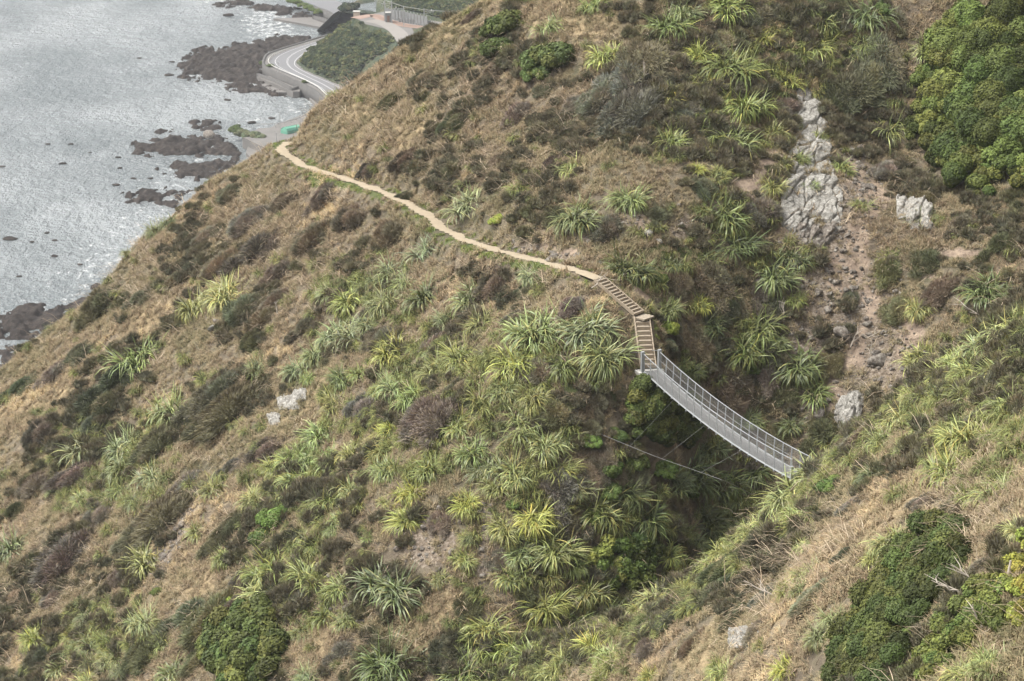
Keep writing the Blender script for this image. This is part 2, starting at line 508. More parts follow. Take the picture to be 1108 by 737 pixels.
def region(name, px, py):
    w = np.zeros(np.shape(px)); px, py = px + 11 * fbm(px * .05, py * .05, 3, 41), py + 11 * fbm(px * .05, py * .05, 3, 43)
    for cx, cy, rx, ry, ang in REG[name]:
        t = math.radians(ang); ux = (px - cx) * math.cos(t) + (py - cy) * math.sin(t); uy = -(px - cx) * math.sin(t) + (py - cy) * math.cos(t)
        w = np.maximum(w, np.clip(1.3 - np.hypot(ux / rx, uy / ry), 0, .85))
    return w
# ------------------------------------------------------------------ terrain mesh (fine where it shows, coarse around)
def lines(f0, f1, fine, c0, c1):
    L = [f0]; s = 1.5
    while L[-1] > c0: L.append(L[-1] - s); s = min(12, s * 1.25)
    R = [f1]; s = 1.5
    while R[-1] < c1: R.append(R[-1] + s); s = min(12, s * 1.25)
    return np.array(L[1:][::-1]), np.array(R[1:])
xl, xr = lines(FX0, FX1, RS, -260, 130); yl, yr = lines(FY0, FY1, RS, 8, 520)
X1 = np.r_[xl, gx, xr]; Y1 = np.r_[yl, gy, yr]
TX, TY = np.meshgrid(X1, Y1)
TZ = base_h(TX, TY)
TZ[len(yl):len(yl) + len(gy), len(xl):len(xl) + len(gx)] = GZ
rough = fbm(TX * .8, TY * .8, 3, 21) * .20 + fbm(TX * .35, TY * .35, 2, 29) * .28
nearpath = np.clip((near_poly(TX, TY, np.vstack([TR[::4], stp])) - 1.0) / 1.5, 0, 1)
TZ = np.maximum(TZ + rough * nearpath, -6)
TZ[TY < 50] -= (50 - TY[TY < 50]) * .4
GZ = TZ[len(yl):len(yl) + len(gy), len(xl):len(xl) + len(gx)].copy()
ny, nx = TX.shape
idx = np.arange(ny * nx).reshape(ny, nx)
Q = np.stack([idx[:-1, :-1], idx[:-1, 1:], idx[1:, 1:], idx[1:, :-1]], -1).reshape(-1, 4)
tpx, tpy, td = proj(TX.ravel(), TY.ravel(), TZ.ravel())
at = {k: region(k, tpx, tpy) for k in REG}
V = np.stack([TX.ravel(), TY.ravel(), TZ.ravel()], 1)
ter = link('hillside', mesh_np('hillside', V, Q, M_ground, True, at), kind='structure')

def normal_at(x, y):
    e = .8
    n = np.array([lookup(GZ, x - e, y) - lookup(GZ, x + e, y), lookup(GZ, x, y - e) - lookup(GZ, x, y + e), 2 * e + 0 * x])
    return n / np.linalg.norm(n, axis=0)

# ------------------------------------------------------------------ sea
def sea_material():
    m, nt, b = mat('sea_water')
    pos = wpos(nt)
    mp = nd(nt, 'ShaderNodeMapping'); mp.inputs['Scale'].default_value = (1.0, .55, 1); mp.inputs['Rotation'].default_value = (0, 0, .25)
    nt.links.new(pos, mp.inputs['Vector'])
    v = mp.outputs[0]
    n1 = noise(nt, v, .16, 5, .68); n2 = noise(nt, v, .5, 4, .7)
    h = math_n(nt, 'ADD', math_n(nt, 'MULTIPLY', n1, 1.0), math_n(nt, 'MULTIPLY', n2, .45))
    bump(nt, b, h, 1.0, 5.0)
    # surf and foam lie along the shore, with water glare painted in white
    f = attr(nt, 'foam_glare').outputs['Fac']
    brk = noise(nt, v, .35, 7, .75)
    foam_glare = math_n(nt, 'MULTIPLY', math_n(nt, 'SUBTRACT', math_n(nt, 'ADD', f, brk), 1.0), 5.0)
    cl = nt.nodes.new('ShaderNodeClamp'); nt.links.new(foam_glare, cl.inputs[0])
    big = noise(nt, v, .018, 5, .65)
    deep = ramp(nt, big, [(0.38, (.13, .15, .155)), (0.62, (.25, .27, .275))])
    c = mixc(nt, cl.outputs[0], deep, (.72, .73, .72))
    nt.links.new(c, b.inputs['Base Color'])
    b.inputs['Roughness'].default_value = .22
    b.inputs['IOR'].default_value = 1.33
    b.inputs['Specular IOR Level'].default_value = .8
    return m
shore_px = np.array([(-60, 372), (0, 345), (60, 330), (96, 300), (150, 240), (180, 215), (200, 190), (235, 155), (290, 128), (325, 118), (340, 108),
                     (300, 100), (270, 90), (240, 84), (215, 78), (240, 62), (300, 42), (350, 30), (350, 24), (300, 16), (260, 6), (230, 0)], float)
shore_w = np.array([Pz(a, b, 0) for a, b in shore_px])
sx = np.r_[-2500, -1500, -900, -600, np.arange(-420, 30, 4.0), 200, 600, 1200]; sy = np.r_[-400, 100, 300, np.arange(420, 1300, 5.0), 1600, 2400, 4500]
SX, SY = np.meshgrid(sx, sy)
d = near_poly(SX, SY, shore_w)
px_, py_, _ = proj(SX.ravel(), SY.ravel(), 0 * SX.ravel())
foam_glare = np.maximum(np.clip(.68 - d / 130, 0, 1) * .72, (np.clip(1.3 - np.hypot((px_ - 290) / 70, (py_ - 25) / 45), 0, 1) * .54).reshape(d.shape))  # second term paints a bright glare patch into the water colour
i2 = np.arange(SX.size).reshape(SX.shape)
Qs = np.stack([i2[:-1, :-1], i2[:-1, 1:], i2[1:, 1:], i2[1:, :-1]], -1).reshape(-1, 4)
link('sea', mesh_np('sea', np.stack([SX.ravel(), SY.ravel(), 0 * SX.ravel()], 1), Qs, sea_material(), True, dict(foam_glare=foam_glare.ravel())), kind='structure')

# ------------------------------------------------------------------ reefs of dark rock standing out of the water
def inside(px, py, poly):
    c = np.zeros(np.shape(px), bool); n = len(poly)
    for i in range(n):
        x1, y1 = poly[i]; x2, y2 = poly[(i + 1) % n]
        c ^= ((y1 > py) != (y2 > py)) & (px < (x2 - x1) * (py - y1) / (y2 - y1 + 1e-9) + x1)
    return c
def reef(poly_px, label, seed, top=1.5, cover=.5, step_=1.0, step=.6, name='rock_reef'):
    w = np.array([Pz(a, b, 0) for a, b in poly_px])[:, :2]
    x = np.arange(w[:, 0].min() - 3, w[:, 0].max() + 3, step); y = np.arange(w[:, 1].min() - 6, w[:, 1].max() + 6, step * 1.6)
    X, Y = np.meshgrid(x, y)
    ins = inside(X, Y, [tuple(q) for q in w]); dist = near_poly(X, Y, np.vstack([w, w[:1]]))
    sd_ = np.where(ins, dist, -dist)
    e = np.clip(sd_ / 7, -1, 1)
    r, dd, d2, ox, oy = cells(X / 4.5 + .5 * fbm(X * .1, Y * .1, 2, seed + 3), Y / 7.5, seed)
    h = e * 1.0 + cover - .5 + fbm(X * .045, Y * .03, 4, seed) * 1.3 + (r - .5) * .9
    fr_ = fbm(X * .30, Y * .20, 4, seed + 7); h = h - .9 * (fr_ < -.04) * (e < .85) - .7 * (fr_ < -.22) - .5 * np.clip(-fr_ - .1, 0, 1)
    h = np.where(h > 0, h * top * .55 + .1 + np.clip(fr_ + .1, 0, 1) * 1.2 * np.clip(h * 3, 0, 1) + (fbm(X * .9, Y * .7, 2, seed + 8)) * .7, h * 3)
    h = np.clip(h, -1.2, 4)
    keep = h > -1.1
    ii = np.arange(X.size).reshape(X.shape)
    q = np.stack([ii[:-1, :-1], ii[:-1, 1:], ii[1:, 1:], ii[1:, :-1]], -1).reshape(-1, 4)
    q = q[keep.ravel()[q].any(1)]
    used, inv = np.unique(q, return_inverse=True)
    V = np.stack([X.ravel(), Y.ravel(), h.ravel()], 1)[used]
    return link(name, mesh_np(name, V, inv.reshape(-1, 4), M_reef, False), None, None, label, 'reef', 'dark rock reefs along the shore')
reef([(195, 72), (215, 58), (250, 50), (300, 38), (345, 38), (352, 46), (310, 58), (292, 66), (288, 78), (305, 92), (318, 100), (300, 106), (268, 100), (225, 88), (205, 84), (195, 78)],
     'large ragged dark reef reaching out from the curve of the road', 3, 1.6, .62, 1.0)
reef([(190, 62), (205, 57), (250, 56), (256, 62), (235, 66), (200, 68)], 'narrow dark reef finger just above the large ragged reef by the road curve', 5, 1.2, .5, .8)
reef([(150, 158), (170, 150), (215, 146), (240, 145), (262, 152), (270, 160), (262, 175), (240, 174), (215, 168), (180, 168), (150, 164)],
     'broad dark reef below the gravel turnout and its shore bushes', 8, 1.6, .62, .9)
reef([(168, 176), (200, 176), (240, 172), (262, 176), (235, 205), (205, 214), (200, 205), (215, 198), (190, 192), (170, 184)],
     'dark reef touching the foot of the hill below the broad reef', 12, 1.5, .6, .9)
reef([(128, 212), (150, 204), (190, 204), (196, 212), (180, 224), (150, 222), (130, 216)], 'low dark reef just offshore of the lone flax on the skyline', 15, 1.3, .5, .8)
reef([(-20, 350), (20, 338), (60, 330), (100, 318), (125, 300), (120, 330), (60, 362), (20, 366), (-20, 366)], 'dark rock shelf below the skyline at the left edge of the hill', 18, 1.6, .62, .7)
reef([(-20, 378), (30, 376), (50, 372), (40, 400), (0, 425), (-30, 430)], 'grey rock shelf lowest at the left edge of the view', 21, 1.7, .75, .7)
reef([(228, 6), (250, 2), (300, 4), (318, 8), (352, 20), (362, 26), (335, 22), (300, 16), (262, 8), (236, 9)], 'farthest dark reef along the foot of the far seawall', 24, 1.4, .55, 1.2)
reef([(195, 134), (225, 129), (236, 132), (232, 138), (205, 140)], 'small thin reef offshore above the broad reef', 27, 1.0, .35, .8)
reef([(158, 142), (180, 139), (180, 143), (162, 145)], 'smallest reef patch left of the thin offshore reef', 29, 1.0, .5, .7)

def chunk(seed, n=2):
    """angular stone: icosphere cut by random planes"""
    r = np.random.default_rng(seed)
    import bmesh
    bm = bmesh.new(); bmesh.ops.create_icosphere(bm, subdivisions=n, radius=1)
    pl = [(r.normal(size=3), r.uniform(.45, .85)) for _ in range(9)]
    for v in bm.verts:
        c = np.array(v.co)
        for nrm, d0 in pl:
            nrm = nrm / np.linalg.norm(nrm); k = c @ nrm
            if k > d0: c = c - nrm * (k - d0)
        v.co = c * np.array([1, .85, .7])
    V = np.array([v.co[:] for v in bm.verts]); Fc = np.array([[v.index for v in f.verts] for f in bm.faces]); bm.free()
    return V, Fc
CH = [chunk(s) for s in range(6)]
def boulder_mesh(k, m, name='boulder'):
    return mesh_np(name, CH[k][0], CH[k][1], m)
reef_stone = [boulder_mesh(k, M_reef) for k in range(6)]
sea_rocks = [(51, 156, 3), (67, 177, 4), (3, 180, 3), (97, 165, 2), (128, 170, 3), (130, 182, 3), (150, 63, 3), (76, 156, 3), (12, 258, 7), (50, 252, 3), (87, 286, 3), (273, 133, 5), (293, 128, 4), (125, 200, 4),
             (145, 193, 3), (162, 193, 3), (247, 108, 4), (248, 17, 6), (182, 81, 5), (186, 67, 3), (60, 260, 3), (20, 299, 3), (60, 277, 4), (35, 262, 3)]
def where_txt(px, py):
    v = 'top' if py < 60 else 'upper' if py < 150 else 'middle' if py < 230 else 'lower'
    h = 'far out' if px < 70 else 'out from shore' if px < 160 else 'close to shore'
    return v, h
for i, (px, py, r) in enumerate(sea_rocks):
    p = Pz(px, py, .1); s = r / F * np.linalg.norm(p - [0, 0, CAMZ])
    nn = sorted(range(len(sea_rocks)), key=lambda j: sea_rocks[j][0]).index(i)
    ordn = ['first', 'second', 'third', 'fourth', 'fifth', 'sixth', 'seventh', 'eighth', 'ninth', 'tenth', 'eleventh', 'twelfth', 'thirteenth', 'fourteenth', 'fifteenth', 'sixteenth',
            'seventeenth', 'eighteenth', 'nineteenth', 'twentieth', 'twenty-first', 'twenty-second', 'twenty-third', 'twenty-fourth'][nn]
    o = link('sea_rock', reef_stone[i % 6], None, p, f'{ordn} from the left of the lone dark rocks scattered in the water', 'rock', 'lone rocks in the water')
    o.scale = (s * 1.2, s * 1.6, s * .55); o.rotation_euler = (0, 0, i)

# ------------------------------------------------------------------ far shore: beach, turnout, road, headland, railway
def flat_poly(name, pts, z, m, kind='structure', sub=None, thick=None):
    w = [Pz(a, b, z) for a, b in pts]
    mb = MB(); n = len(w)
    if thick:
        top = [tuple(q) for q in w]; bot = [(q[0], q[1], q[2] - thick) for q in w]
        mb.add(top + bot, [tuple(range(n))] + [(i, (i + 1) % n, n + (i + 1) % n, n + i)[::-1] for i in range(n)])
    else: mb.add(w, [tuple(range(n))])
    o = link(name, mb.mesh(name, m), kind=kind)
    return o
def ribbon(left, right, z, m, name, n=60, kind='structure'):
    L = np.array([Pz(a, b, z) for a, b in left]); R = np.array([Pz(a, b, z) for a, b in right])
    L = resample(L, n, 3); R = resample(R, n, 3)
    V = np.vstack([L, R]); q = [(i, i + 1, n + i + 1, n + i) for i in range(n - 1)]
    return link(name, mesh_np(name, V, q, m), kind=kind), L, R
# beaches
flat_poly('beach', [(266, 165), (272, 150), (300, 134), (345, 118), (390, 130), (330, 175), (290, 190)], 1.4, M_gravel, thick=3)
flat_poly('beach', [(278, 84), (310, 78), (365, 98), (372, 112), (345, 118), (330, 100), (300, 100), (285, 94)], 1.2, M_gravel, thick=3)
flat_poly('beach', [(296, 20), (352, 18), (372, 26), (350, 30), (330, 26)], 1.0, M_gravel, thick=3)
# turnout platform by the hill
flat_poly('gravel_turnout', [(262, 148), (280, 139), (318, 136), (340, 124), (372, 106), (400, 120), (330, 175), (282, 158)], 4.0, M_gravel, thick=4)
# main road
outer = [(385, 150), (364, 124), (356, 106), (345, 95), (329, 87), (310, 79), (296, 73), (290.5, 68), (294, 62), (307, 56), (325, 50), (345, 44), (372, 36)]
inner = [(420, 130), (388, 108), (370, 94), (356, 88), (338, 81), (325, 74.5), (319, 69.5), (321, 65), (329, 59), (340, 53), (356, 46), (380, 38), (400, 30)]
# long body carrying the road
bodyL = [(a - 4, b + 3) for a, b in outer[:6]] + [(292, 76), (284, 69), (288, 59), (305, 53), (325, 47), (345, 41), (372, 33)]
_, bl, br = ribbon(bodyL, [(a + 14, b) for a, b in inner], 4.9, M_gravel, 'road_verge', 90)
road, RL, RR = ribbon(outer, inner, 5.0, M_asphalt, 'coast_road', 90)
def rline(t, w, name='road_marking', n0=0, n1=90, dash=None):
    C = RL * (1 - t) + RR * t; C[:, 2] = 5.02
    mb = MB()
    for i in range(n0, n1 - 1):
        if dash and (i // dash) % 2: continue
        d = C[i + 1] - C[i]; d /= np.linalg.norm(d) + 1e-9; p = np.array([-d[1], d[0], 0]) * w / 2
        mb.add([C[i] - p, C[i + 1] - p, C[i + 1] + p, C[i] + p], [(0, 1, 2, 3)])
    link(name, mb.mesh(name, M_white), kind='structure')
rline(.16, .22); rline(.52, .16); rline(.56, .16); rline(.90, .22)
# seawall under the road, white rail on it
def wall_along(L, h0, h1, t, m, name, label, cat, kind=None):
    V = []; q = []; n = len(L)
    for i, p in enumerate(L):
        d = L[min(i + 1, n - 1)] - L[max(i - 1, 0)]; d = d / np.linalg.norm(d); s = np.array([-d[1], d[0], 0]) * t / 2
        V += [p + [-s[0], -s[1], h0 - p[2]], p + [s[0], s[1], h0 - p[2]], p + [s[0], s[1], h1 - p[2]], p + [-s[0], -s[1], h1 - p[2]]]
    for i in range(n - 1):
        for k in range(4): q.append((i * 4 + k, i * 4 + (k + 1) % 4, i * 4 + 4 + (k + 1) % 4, i * 4 + 4 + k))
    q += [(0, 1, 2, 3), (4 * n - 1, 4 * n - 2, 4 * n - 3, 4 * n - 4)]
    return link(name, mesh_np(name, V, q, m), None, None, label, cat, None, kind)
wall_along(bl, -1, 5.3, 1.0, M_wall, 'sea_wall', 'dark concrete seawall curving under the two lane coast road', 'seawall')
gl = np.array([Pz(a - 1.2, b + .6, 5.0) for a, b in outer]); gl = resample(gl, 90, 3)
def guard_rail(L, label, step=2, hgt=.85, white=True):
    root = empty('guard_rail', tuple(L[0]), label, 'guard rail')
    b = L[0]
    m1 = MB(); m1.tube([p - b + [0, 0, hgt] for p in L], .16, 5)
    link('rail', m1.mesh('rail', M_concrete if white else M_pole), root)
    pm = MB(); pm.box((0, 0, hgt / 2), (.14, .14, hgt)); pme = pm.mesh('post', M_pole)
    for i in range(0, len(L), step):
        o = link('post', pme, root); o.location = L[i] - b
guard_rail(gl[20:], 'pale guard rail along the seaward edge of the curving coast road')
tl = resample(np.array([Pz(*q) for q in [(276, 138, 4), (292, 137, 4), (308, 135, 4), (322, 131, 4), (334, 124, 4), (345, 116, 4), (352, 112, 4)]]), 34, 2)
guard_rail(tl, 'grey guard rail round the gravel turnout above the water', 2, 1.0, False)
# ramp platform jutting out below the road
flat_poly('rock_ledge', [(278, 83), (296, 82), (327, 94), (324, 99), (317, 99)], 2.6, M_gravel, thick=2.5)
rl = resample(np.array([Pz(*q) for q in [(279, 82, 2.6), (300, 90, 2.6), (316, 98, 2.6), (327, 94, 2.6), (333, 92, 2.6)]]), 20)
wall_along(rl, -1, 3.6, 1.2, M_wall, 'retaining_wall', 'dark angled retaining wall of the ramp below the coast road', 'wall')

# far carriageway and its seawall
_, fl, fr = ribbon([(318, -4), (334, 3), (350, 10), (366, 17), (384, 24), (402, 30)], [(350, -8), (362, 0), (374, 5), (390, 11), (404, 16), (424, 22)], 5.0, M_asphalt, 'coast_road', 30)
wl = np.array([Pz(*q) for q in [(340, 8, 5), (352, 12, 5), (362, 17, 5), (376, 22, 5), (390, 28, 5)]]); wl = resample(wl, 24)
wall_along(wl, -1, 5.6, 1.2, M_wall, 'sea_wall', 'stepped dark seawall below the far stretch of road at the top', 'seawall')
wl2 = wl + (Pz(350, 16, 2) - Pz(350, 13, 2))[None] * [1, 1, 0]; wl2[:, 2] = 2
wall_along(wl2, -1, 2.6, 2.0, M_wall, 'sea_wall', 'low lower step of the far seawall beside the beach', 'seawall')

# headland hills behind (world heightfields), built from points seen in the picture
def hill_sheet(name, pts, m, x0, x1, y0, y1, step=1.5, rough_=1.2, seed=50, floor=None, kind='structure'):
    T = TPS(pts, .2)
    X, Y = np.meshgrid(np.arange(x0, x1, step), np.arange(y0, y1, step))
    Z = T(X, Y) + fbm(X * .09, Y * .09, 4, seed) * rough_ + fbm(X * .4, Y * .4, 2, seed + 4) * .4
    if floor is not None: Z = floor(X, Y, Z)
    ii = np.arange(X.size).reshape(X.shape)
    q = np.stack([ii[:-1, :-1], ii[:-1, 1:], ii[1:, 1:], ii[1:, :-1]], -1).reshape(-1, 4)
    return link(name, mesh_np(name, np.stack([X.ravel(), Y.ravel(), Z.ravel()], 1), q, m, True), kind=kind), T, (X, Y, Z)
def far_green(name, k=1.0):
    m, nt, b = mat(name)
    pos = wpos(nt)
    c = ramp(nt, noise(nt, pos, .055, 6, .68), [(0.36, (.020*k, .036*k, .022*k)), (0.47, (.042*k, .058*k, .030*k)), (0.56, (.060*k, .068*k, .032*k)), (0.66, (.12*k, .105*k, .055*k))])
    nt.links.new(c, b.inputs['Base Color']); b.inputs['Roughness'].default_value = .95
    bump(nt, b, noise(nt, pos, .5, 6, .7), 1.0, 1.5)
    return m
M_far = far_green('far_scrub')
hp = [Pz(*q) for q in [(388, 108, 4.6), (370, 95, 4.6), (356, 89, 4.6), (338, 82, 4.6), (325, 75.5, 4.6), (318, 70, 4.6), (320, 65, 4.6), (329, 59, 4.6), (341, 52, 4.6), (356, 45, 4.6)]]
hp += [Pz(*q) for q in [(378, 22, 19), (392, 22, 20.5), (410, 27, 21), (425, 34, 21), (436, 44, 21), (442, 56, 21), (446, 70, 20), (440, 14, 22), (470, 24, 22), (500, 30, 24), (400, 18, 20)]]
hp += [Pz(*q) for q in [(356, 58, 10), (380, 75, 11), (405, 60, 16), (370, 36, 14)]]
hp += [np.array(q) for q in [(-112, 985, 4.5), (-108, 1030, 3.5), (-95, 1075, 4.0), (-60, 1085, 20), (20, 1000, 30), (20, 900, 30), (-50, 880, 14)]]
_, TH, _g = hill_sheet('headland', hp, M_far, -112, 40, 870, 1100, 1.2, 1.0, 51, lambda X, Y, Z: np.where(near_poly(X, Y, np.vstack([bl, br[::-1]])) < -1, 2, Z))
# trim the headland where the road passes
hd = bpy.data.objects['headland'].data
co = np.empty(len(hd.vertices) * 3, np.float32); hd.vertices.foreach_get('co', co); co = co.reshape(-1, 3)
onroad = inside(co[:, 0], co[:, 1], [tuple(q[:2]) for q in np.vstack([bl - [1.5, 0, 0], RR[::-1]])])
west = co[:, 0] < np.interp(co[:, 1], np.sort(RR[:, 1]), RR[np.argsort(RR[:, 1]), 0]) - .3
co[onroad | west, 2] = np.minimum(co[onroad | west, 2], 1.0 - 3.0 * west[onroad | west])
farroad = inside(co[:, 0], co[:, 1], [tuple(q[:2]) for q in np.vstack([fl, fr[::-1]])])
co[farroad, 2] = np.minimum(co[farroad, 2], 4.0)
dr = near_poly(co[:, 0], co[:, 1], RR); co[:, 2] = np.minimum(co[:, 2], 4.7 + .95 * np.maximum(dr - 1.0, 0) + .6 * fbm(co[:, 0] * .2, co[:, 1] * .2, 3, 7))
fn = near_poly(co[:, 0], co[:, 1], fr); co[:, 2] = np.minimum(co[:, 2], 3.5 + .9 * np.maximum(fn - 2, 0))
YARD = [(384, 19), (400, 16), (418, 12), (450, 20), (500, 27), (500, 32), (446, 31), (452, 45), (450, 75), (430, 66), (436, 52), (430, 40), (416, 31), (396, 26)]
yw = [tuple(Pz(a, b, 21.6)[:2]) for a, b in YARD]; iy_ = inside(co[:, 0], co[:, 1], yw) | (near_poly(co[:, 0], co[:, 1], np.array(yw + yw[:1])) < 1.6)
co[iy_, 2] = 21.45
hd.vertices.foreach_set('co', co.ravel()); hd.update()
# gravel access track and rail line laid on the headland's flat top
def on_top(pts, z, zoff): return np.array([Pz(a, b, z) + [0, 0, zoff] for a, b in pts])
def band(C, w, m, name, label=None, cat=None, kind='structure'):
    C = resample(C, 50, 3); V = []
    for i, p in enumerate(C):
        d = C[min(i + 1, 49)] - C[max(i - 1, 0)]; d /= np.linalg.norm(d); s = np.array([-d[1], d[0], 0]) * w / 2
        V += [p - s, p + s]
    q = [(2 * i, 2 * i + 1, 2 * i + 3, 2 * i + 2) for i in range(49)]
    link(name, mesh_np(name, V, q, m), None, None, label, cat, None, kind); return C
flat_poly('gravel_yard', YARD, 21.6, M_gravel)
band(on_top([(384, 20), (404, 16), (409, 18), (416, 22), (440, 28), (470, 31), (500, 33), (540, 34)], 21.65, .05), 5.5, M_ballast, 'rail_bed')
for off in (-.8, .8):
    band(on_top([(404, 16), (409, 18), (416, 22), (440, 28), (470, 31), (500, 33), (540, 34)], 21.65, .22) + [off * .5, off, 0], .3, M_rail, 'railway_rail')
band(on_top([(400, 22), (418, 26), (430, 34), (438, 44), (443, 56), (444, 74)], 21.65, .06), 6.5, simple('pale_gravel', (.19, .176, .16), .95, var=.12, scale=.3), 'access_track')
# hills above the railway
hp = [Pz(*q) for q in [(360, 8, 9), (380, 12, 11), (400, 14, 20), (418, 9, 23), (440, 14, 23), (470, 22, 23.5), (510, 30, 24)]]
hp += [P(*q) for q in [(345, -30, 1190), (380, -20, 1180), (420, -30, 1190), (480, -20, 1150), (560, -20, 1110), (350, -2, 1130)]]
hp += [np.array(q) for q in [(-90, 1160, 22), (-20, 1200, 75), (60, 1100, 70), (-120, 1300, 30), (0, 1300, 100)]]
hill_sheet('coastal_hill', hp, far_green('far_hill_scrub', .75), -86, 60, 1050, 1290, 1.6, 2.2, 71, lambda X, Y, Z: np.minimum(Z, 4 + 1.0 * (X + 84 - (Y - 1050) * .16 + 5 * fbm(X * .05, Y * .05, 3, 9))))
# retaining fence of grey boards above the line and below it
def board_fence(pts, z, h, label, n):
    C = resample(on_top(pts, z, 0), n)
    root = empty('board_fence', tuple(C[0]), label, 'fence')
    wl_ = MB()
    for a, b in zip(C[:-1], C[1:]): wl_.bar(a - C[0] + [0, 0, h * .5], b - C[0] + [0, 0, h * .5], .15, h * .92)
    link('board_panel', wl_.mesh('board_panel', M_fencegrey), root)
    pm = MB(); pm.box((0, 0, h * .55), (.35, .35, h * 1.1)); pme = pm.mesh('post', M_pole)
    for p in C:
        o = link('post', pme, root); o.location = p - C[0] + [0, -.2, 0]
board_fence([(417, 19), (440, 24), (462, 29)], 21.6, 4.2, 'tall grey board fence standing behind the railway line', 14)
board_fence([(432, 31), (450, 33), (466, 33)], 19.0, 4.2, 'grey boarded retaining fence just below the railway line', 12)
def rail_mast(px, py, z, h, label, arm=1):
    p = Pz(px, py, z); root = empty('rail_mast', tuple(p), label, 'mast', 'overhead line masts beside the railway')
    m = MB(); m.box((0, 0, h / 2), (.42, .42, h)); link('mast_post', m.mesh('mast_post', M_pole), root)
    a = MB(); a.bar((0, 0, h * .86), (arm * 4.2, -.6, h * .9), .16); a.bar((0, 0, h * .74), (arm * 4.0, -.6, h * .88), .12); a.bar((arm * 3.6, -.5, h * .9), (arm * 3.6, -.5, h * .72), .12)
    link('cantilever_arm', a.mesh('cantilever_arm', M_pole), root)
    i_ = MB(); i_.tube([(arm * 3.0, -.5, h * .9), (arm * 3.0, -.5, h * .97)], .2); link('insulator', i_.mesh('insulator', M_concrete), root)
rail_mast(416.5, 23, 21.65, 9.5, 'leftmost and tallest mast beside the railway curve', -1)
rail_mast(424, 25, 21.65, 9, 'second rail mast from the left, close beside the tallest one', -1)
rail_mast(437, 28, 21.65, 8, 'third rail mast from the left, before the board fence', -1)
rail_mast(459, 31, 21.65, 8, 'rightmost rail mast, nearest the brown ridge', 1)
w0 = [Pz(416.5, 23, 21.65) + [0, 0, 8.6], Pz(424, 25, 21.65) + [0, 0, 8.4], Pz(437, 28, 21.65) + [0, 0, 7.8], Pz(459, 31, 21.65) + [0, 0, 7.6], Pz(500, 34, 21.65) + [0, 0, 7.5]]
m = MB(); m.tube(w0, .07, 4); o = link('overhead_wire', m.mesh('overhead_wire', M_pole), None, None, 'thin overhead wire strung between the rail masts', 'wire')
cab = Pz(420.5, 24, 21.65); root = empty('signal_cabin', tuple(cab), 'narrow grey equipment cabinet between the two left rail masts', 'cabinet')
m = MB(); m.box((0, 0, 1.9), (2.4, 1.6, 3.8)); link('cabinet_body', m.mesh('cabinet_body', M_fencegrey), root)
m = MB(); m.box((0, 0, 3.95), (2.8, 2.0, .3)); link('cabinet_roof', m.mesh('cabinet_roof', M_concrete), root)
m = MB(); m.box((0, -.83, 1.5), (1.0, .06, 2.6)); link('cabinet_door', m.mesh('cabinet_door', M_rail), root)
hutp = Pz(386, 18.5, 20); root = empty('trackside_box', tuple(hutp + [0, 0, -.5]), 'small pale square box at the seaward tip of the railway shelf', 'box')
m = MB(); m.box((0, 0, 1.4), (2.6, 1.8, 2.8)); link('box_body', m.mesh('box_body', simple('pale_box', (.55, .42, .33), .8)), root)
m = MB(); m.box((0, 0, 2.9), (3.0, 2.2, .22)); link('box_lid', m.mesh('box_lid', M_concrete), root)
sg = P(383, 9, 1110); gz = 6.0
root = empty('road_sign', (sg[0], sg[1], gz), 'small white road sign on a thin pole beside the far road', 'sign')
hh = sg[2] - gz + 1.2
m = MB(); m.tube([(0, 0, 0), (0, 0, hh)], .12); link('pole', m.mesh('pole', M_pole), root)
m = MB(); m.box((0, -.2, hh - .9), (2.0, .08, 2.0)); link('sign_panel', m.mesh('sign_panel', M_white), root)
def pole(px, py, z, h, r, label, arm=False, nm='utility_pole'):
    p = Pz(px, py, z); root = empty(nm, tuple(p), label, 'pole')
    m = MB(); m.tube([(0, 0, 0), (0, 0, h)], [r, r * .7], 7); link('pole_shaft', m.mesh('pole_shaft', M_pole), root)
    m = MB(); m.bar((-.7, 0, h * .97), (.7, 0, h * .97), .16); link('cap_bar', m.mesh('cap_bar', M_pole), root)
pole(303, 137, 4.0, 5.6, .13, 'tall thin pole at the seaward edge of the gravel turnout')
pole(298, 138, 4.0, 1.6, .2, 'short stubby post just left of the tall thin pole', nm='bollard_post')
pole(299, 153, 4.0, 3.2, .16, 'white marker post where the track leaves the turnout', nm='marker_post')
pole(301, 79, 5.0, 4.5, .14, 'thin lamp pole on the seaward edge of the road curve')
pole(378, 15, 5.2, 7.0, .14, 'thin pole left of the white sign on the far road')
pole(381, 92, 5.0, 3.0, .16, 'first white post beside the road where it meets the ridge', nm='marker_post')
pole(376, 96, 5.0, 3.0, .16, 'second white post, lower down beside the road at the ridge', nm='marker_post')
# folded green cover over a low frame
c = Pz(315, 143, 4.0)
root = empty('covered_trailer', tuple(c), 'bright green covered shelter parked on the gravel turnout', 'shelter')
m = MB()
for i in range(6):
    pass
pr = [(-1.7, 0), (-1.7, 1.2), (-1.2, 2.0), (0, 2.5), (1.2, 2.0), (1.7, 1.2), (1.7, 0)]
V = [(x_, -3.6 + .25 * (abs(x_) < 1), z_) for x_, z_ in pr] + [(x_, 3.6, z_ * .9) for x_, z_ in pr]
m.add(V, [(i, i + 1, 8 + i, 7 + i) for i in range(6)] + [tuple(range(7))[::-1], tuple(range(7, 14))])
o = link('cover', m.mesh('cover', M_green_cloth), root); o.rotation_euler = (0, 0, -.7)
m = MB()
for k in (-2.4, 0, 2.4): m.box((0, k, 2.56 - .02 * k), (.1, .12, .12)); 
m.bar((0, -3.2, 2.6), (0, 3.4, 2.4), .1); o = link('ridge_bar', m.mesh('ridge_bar', M_concrete), root); o.rotation_euler = (0, 0, -.7)

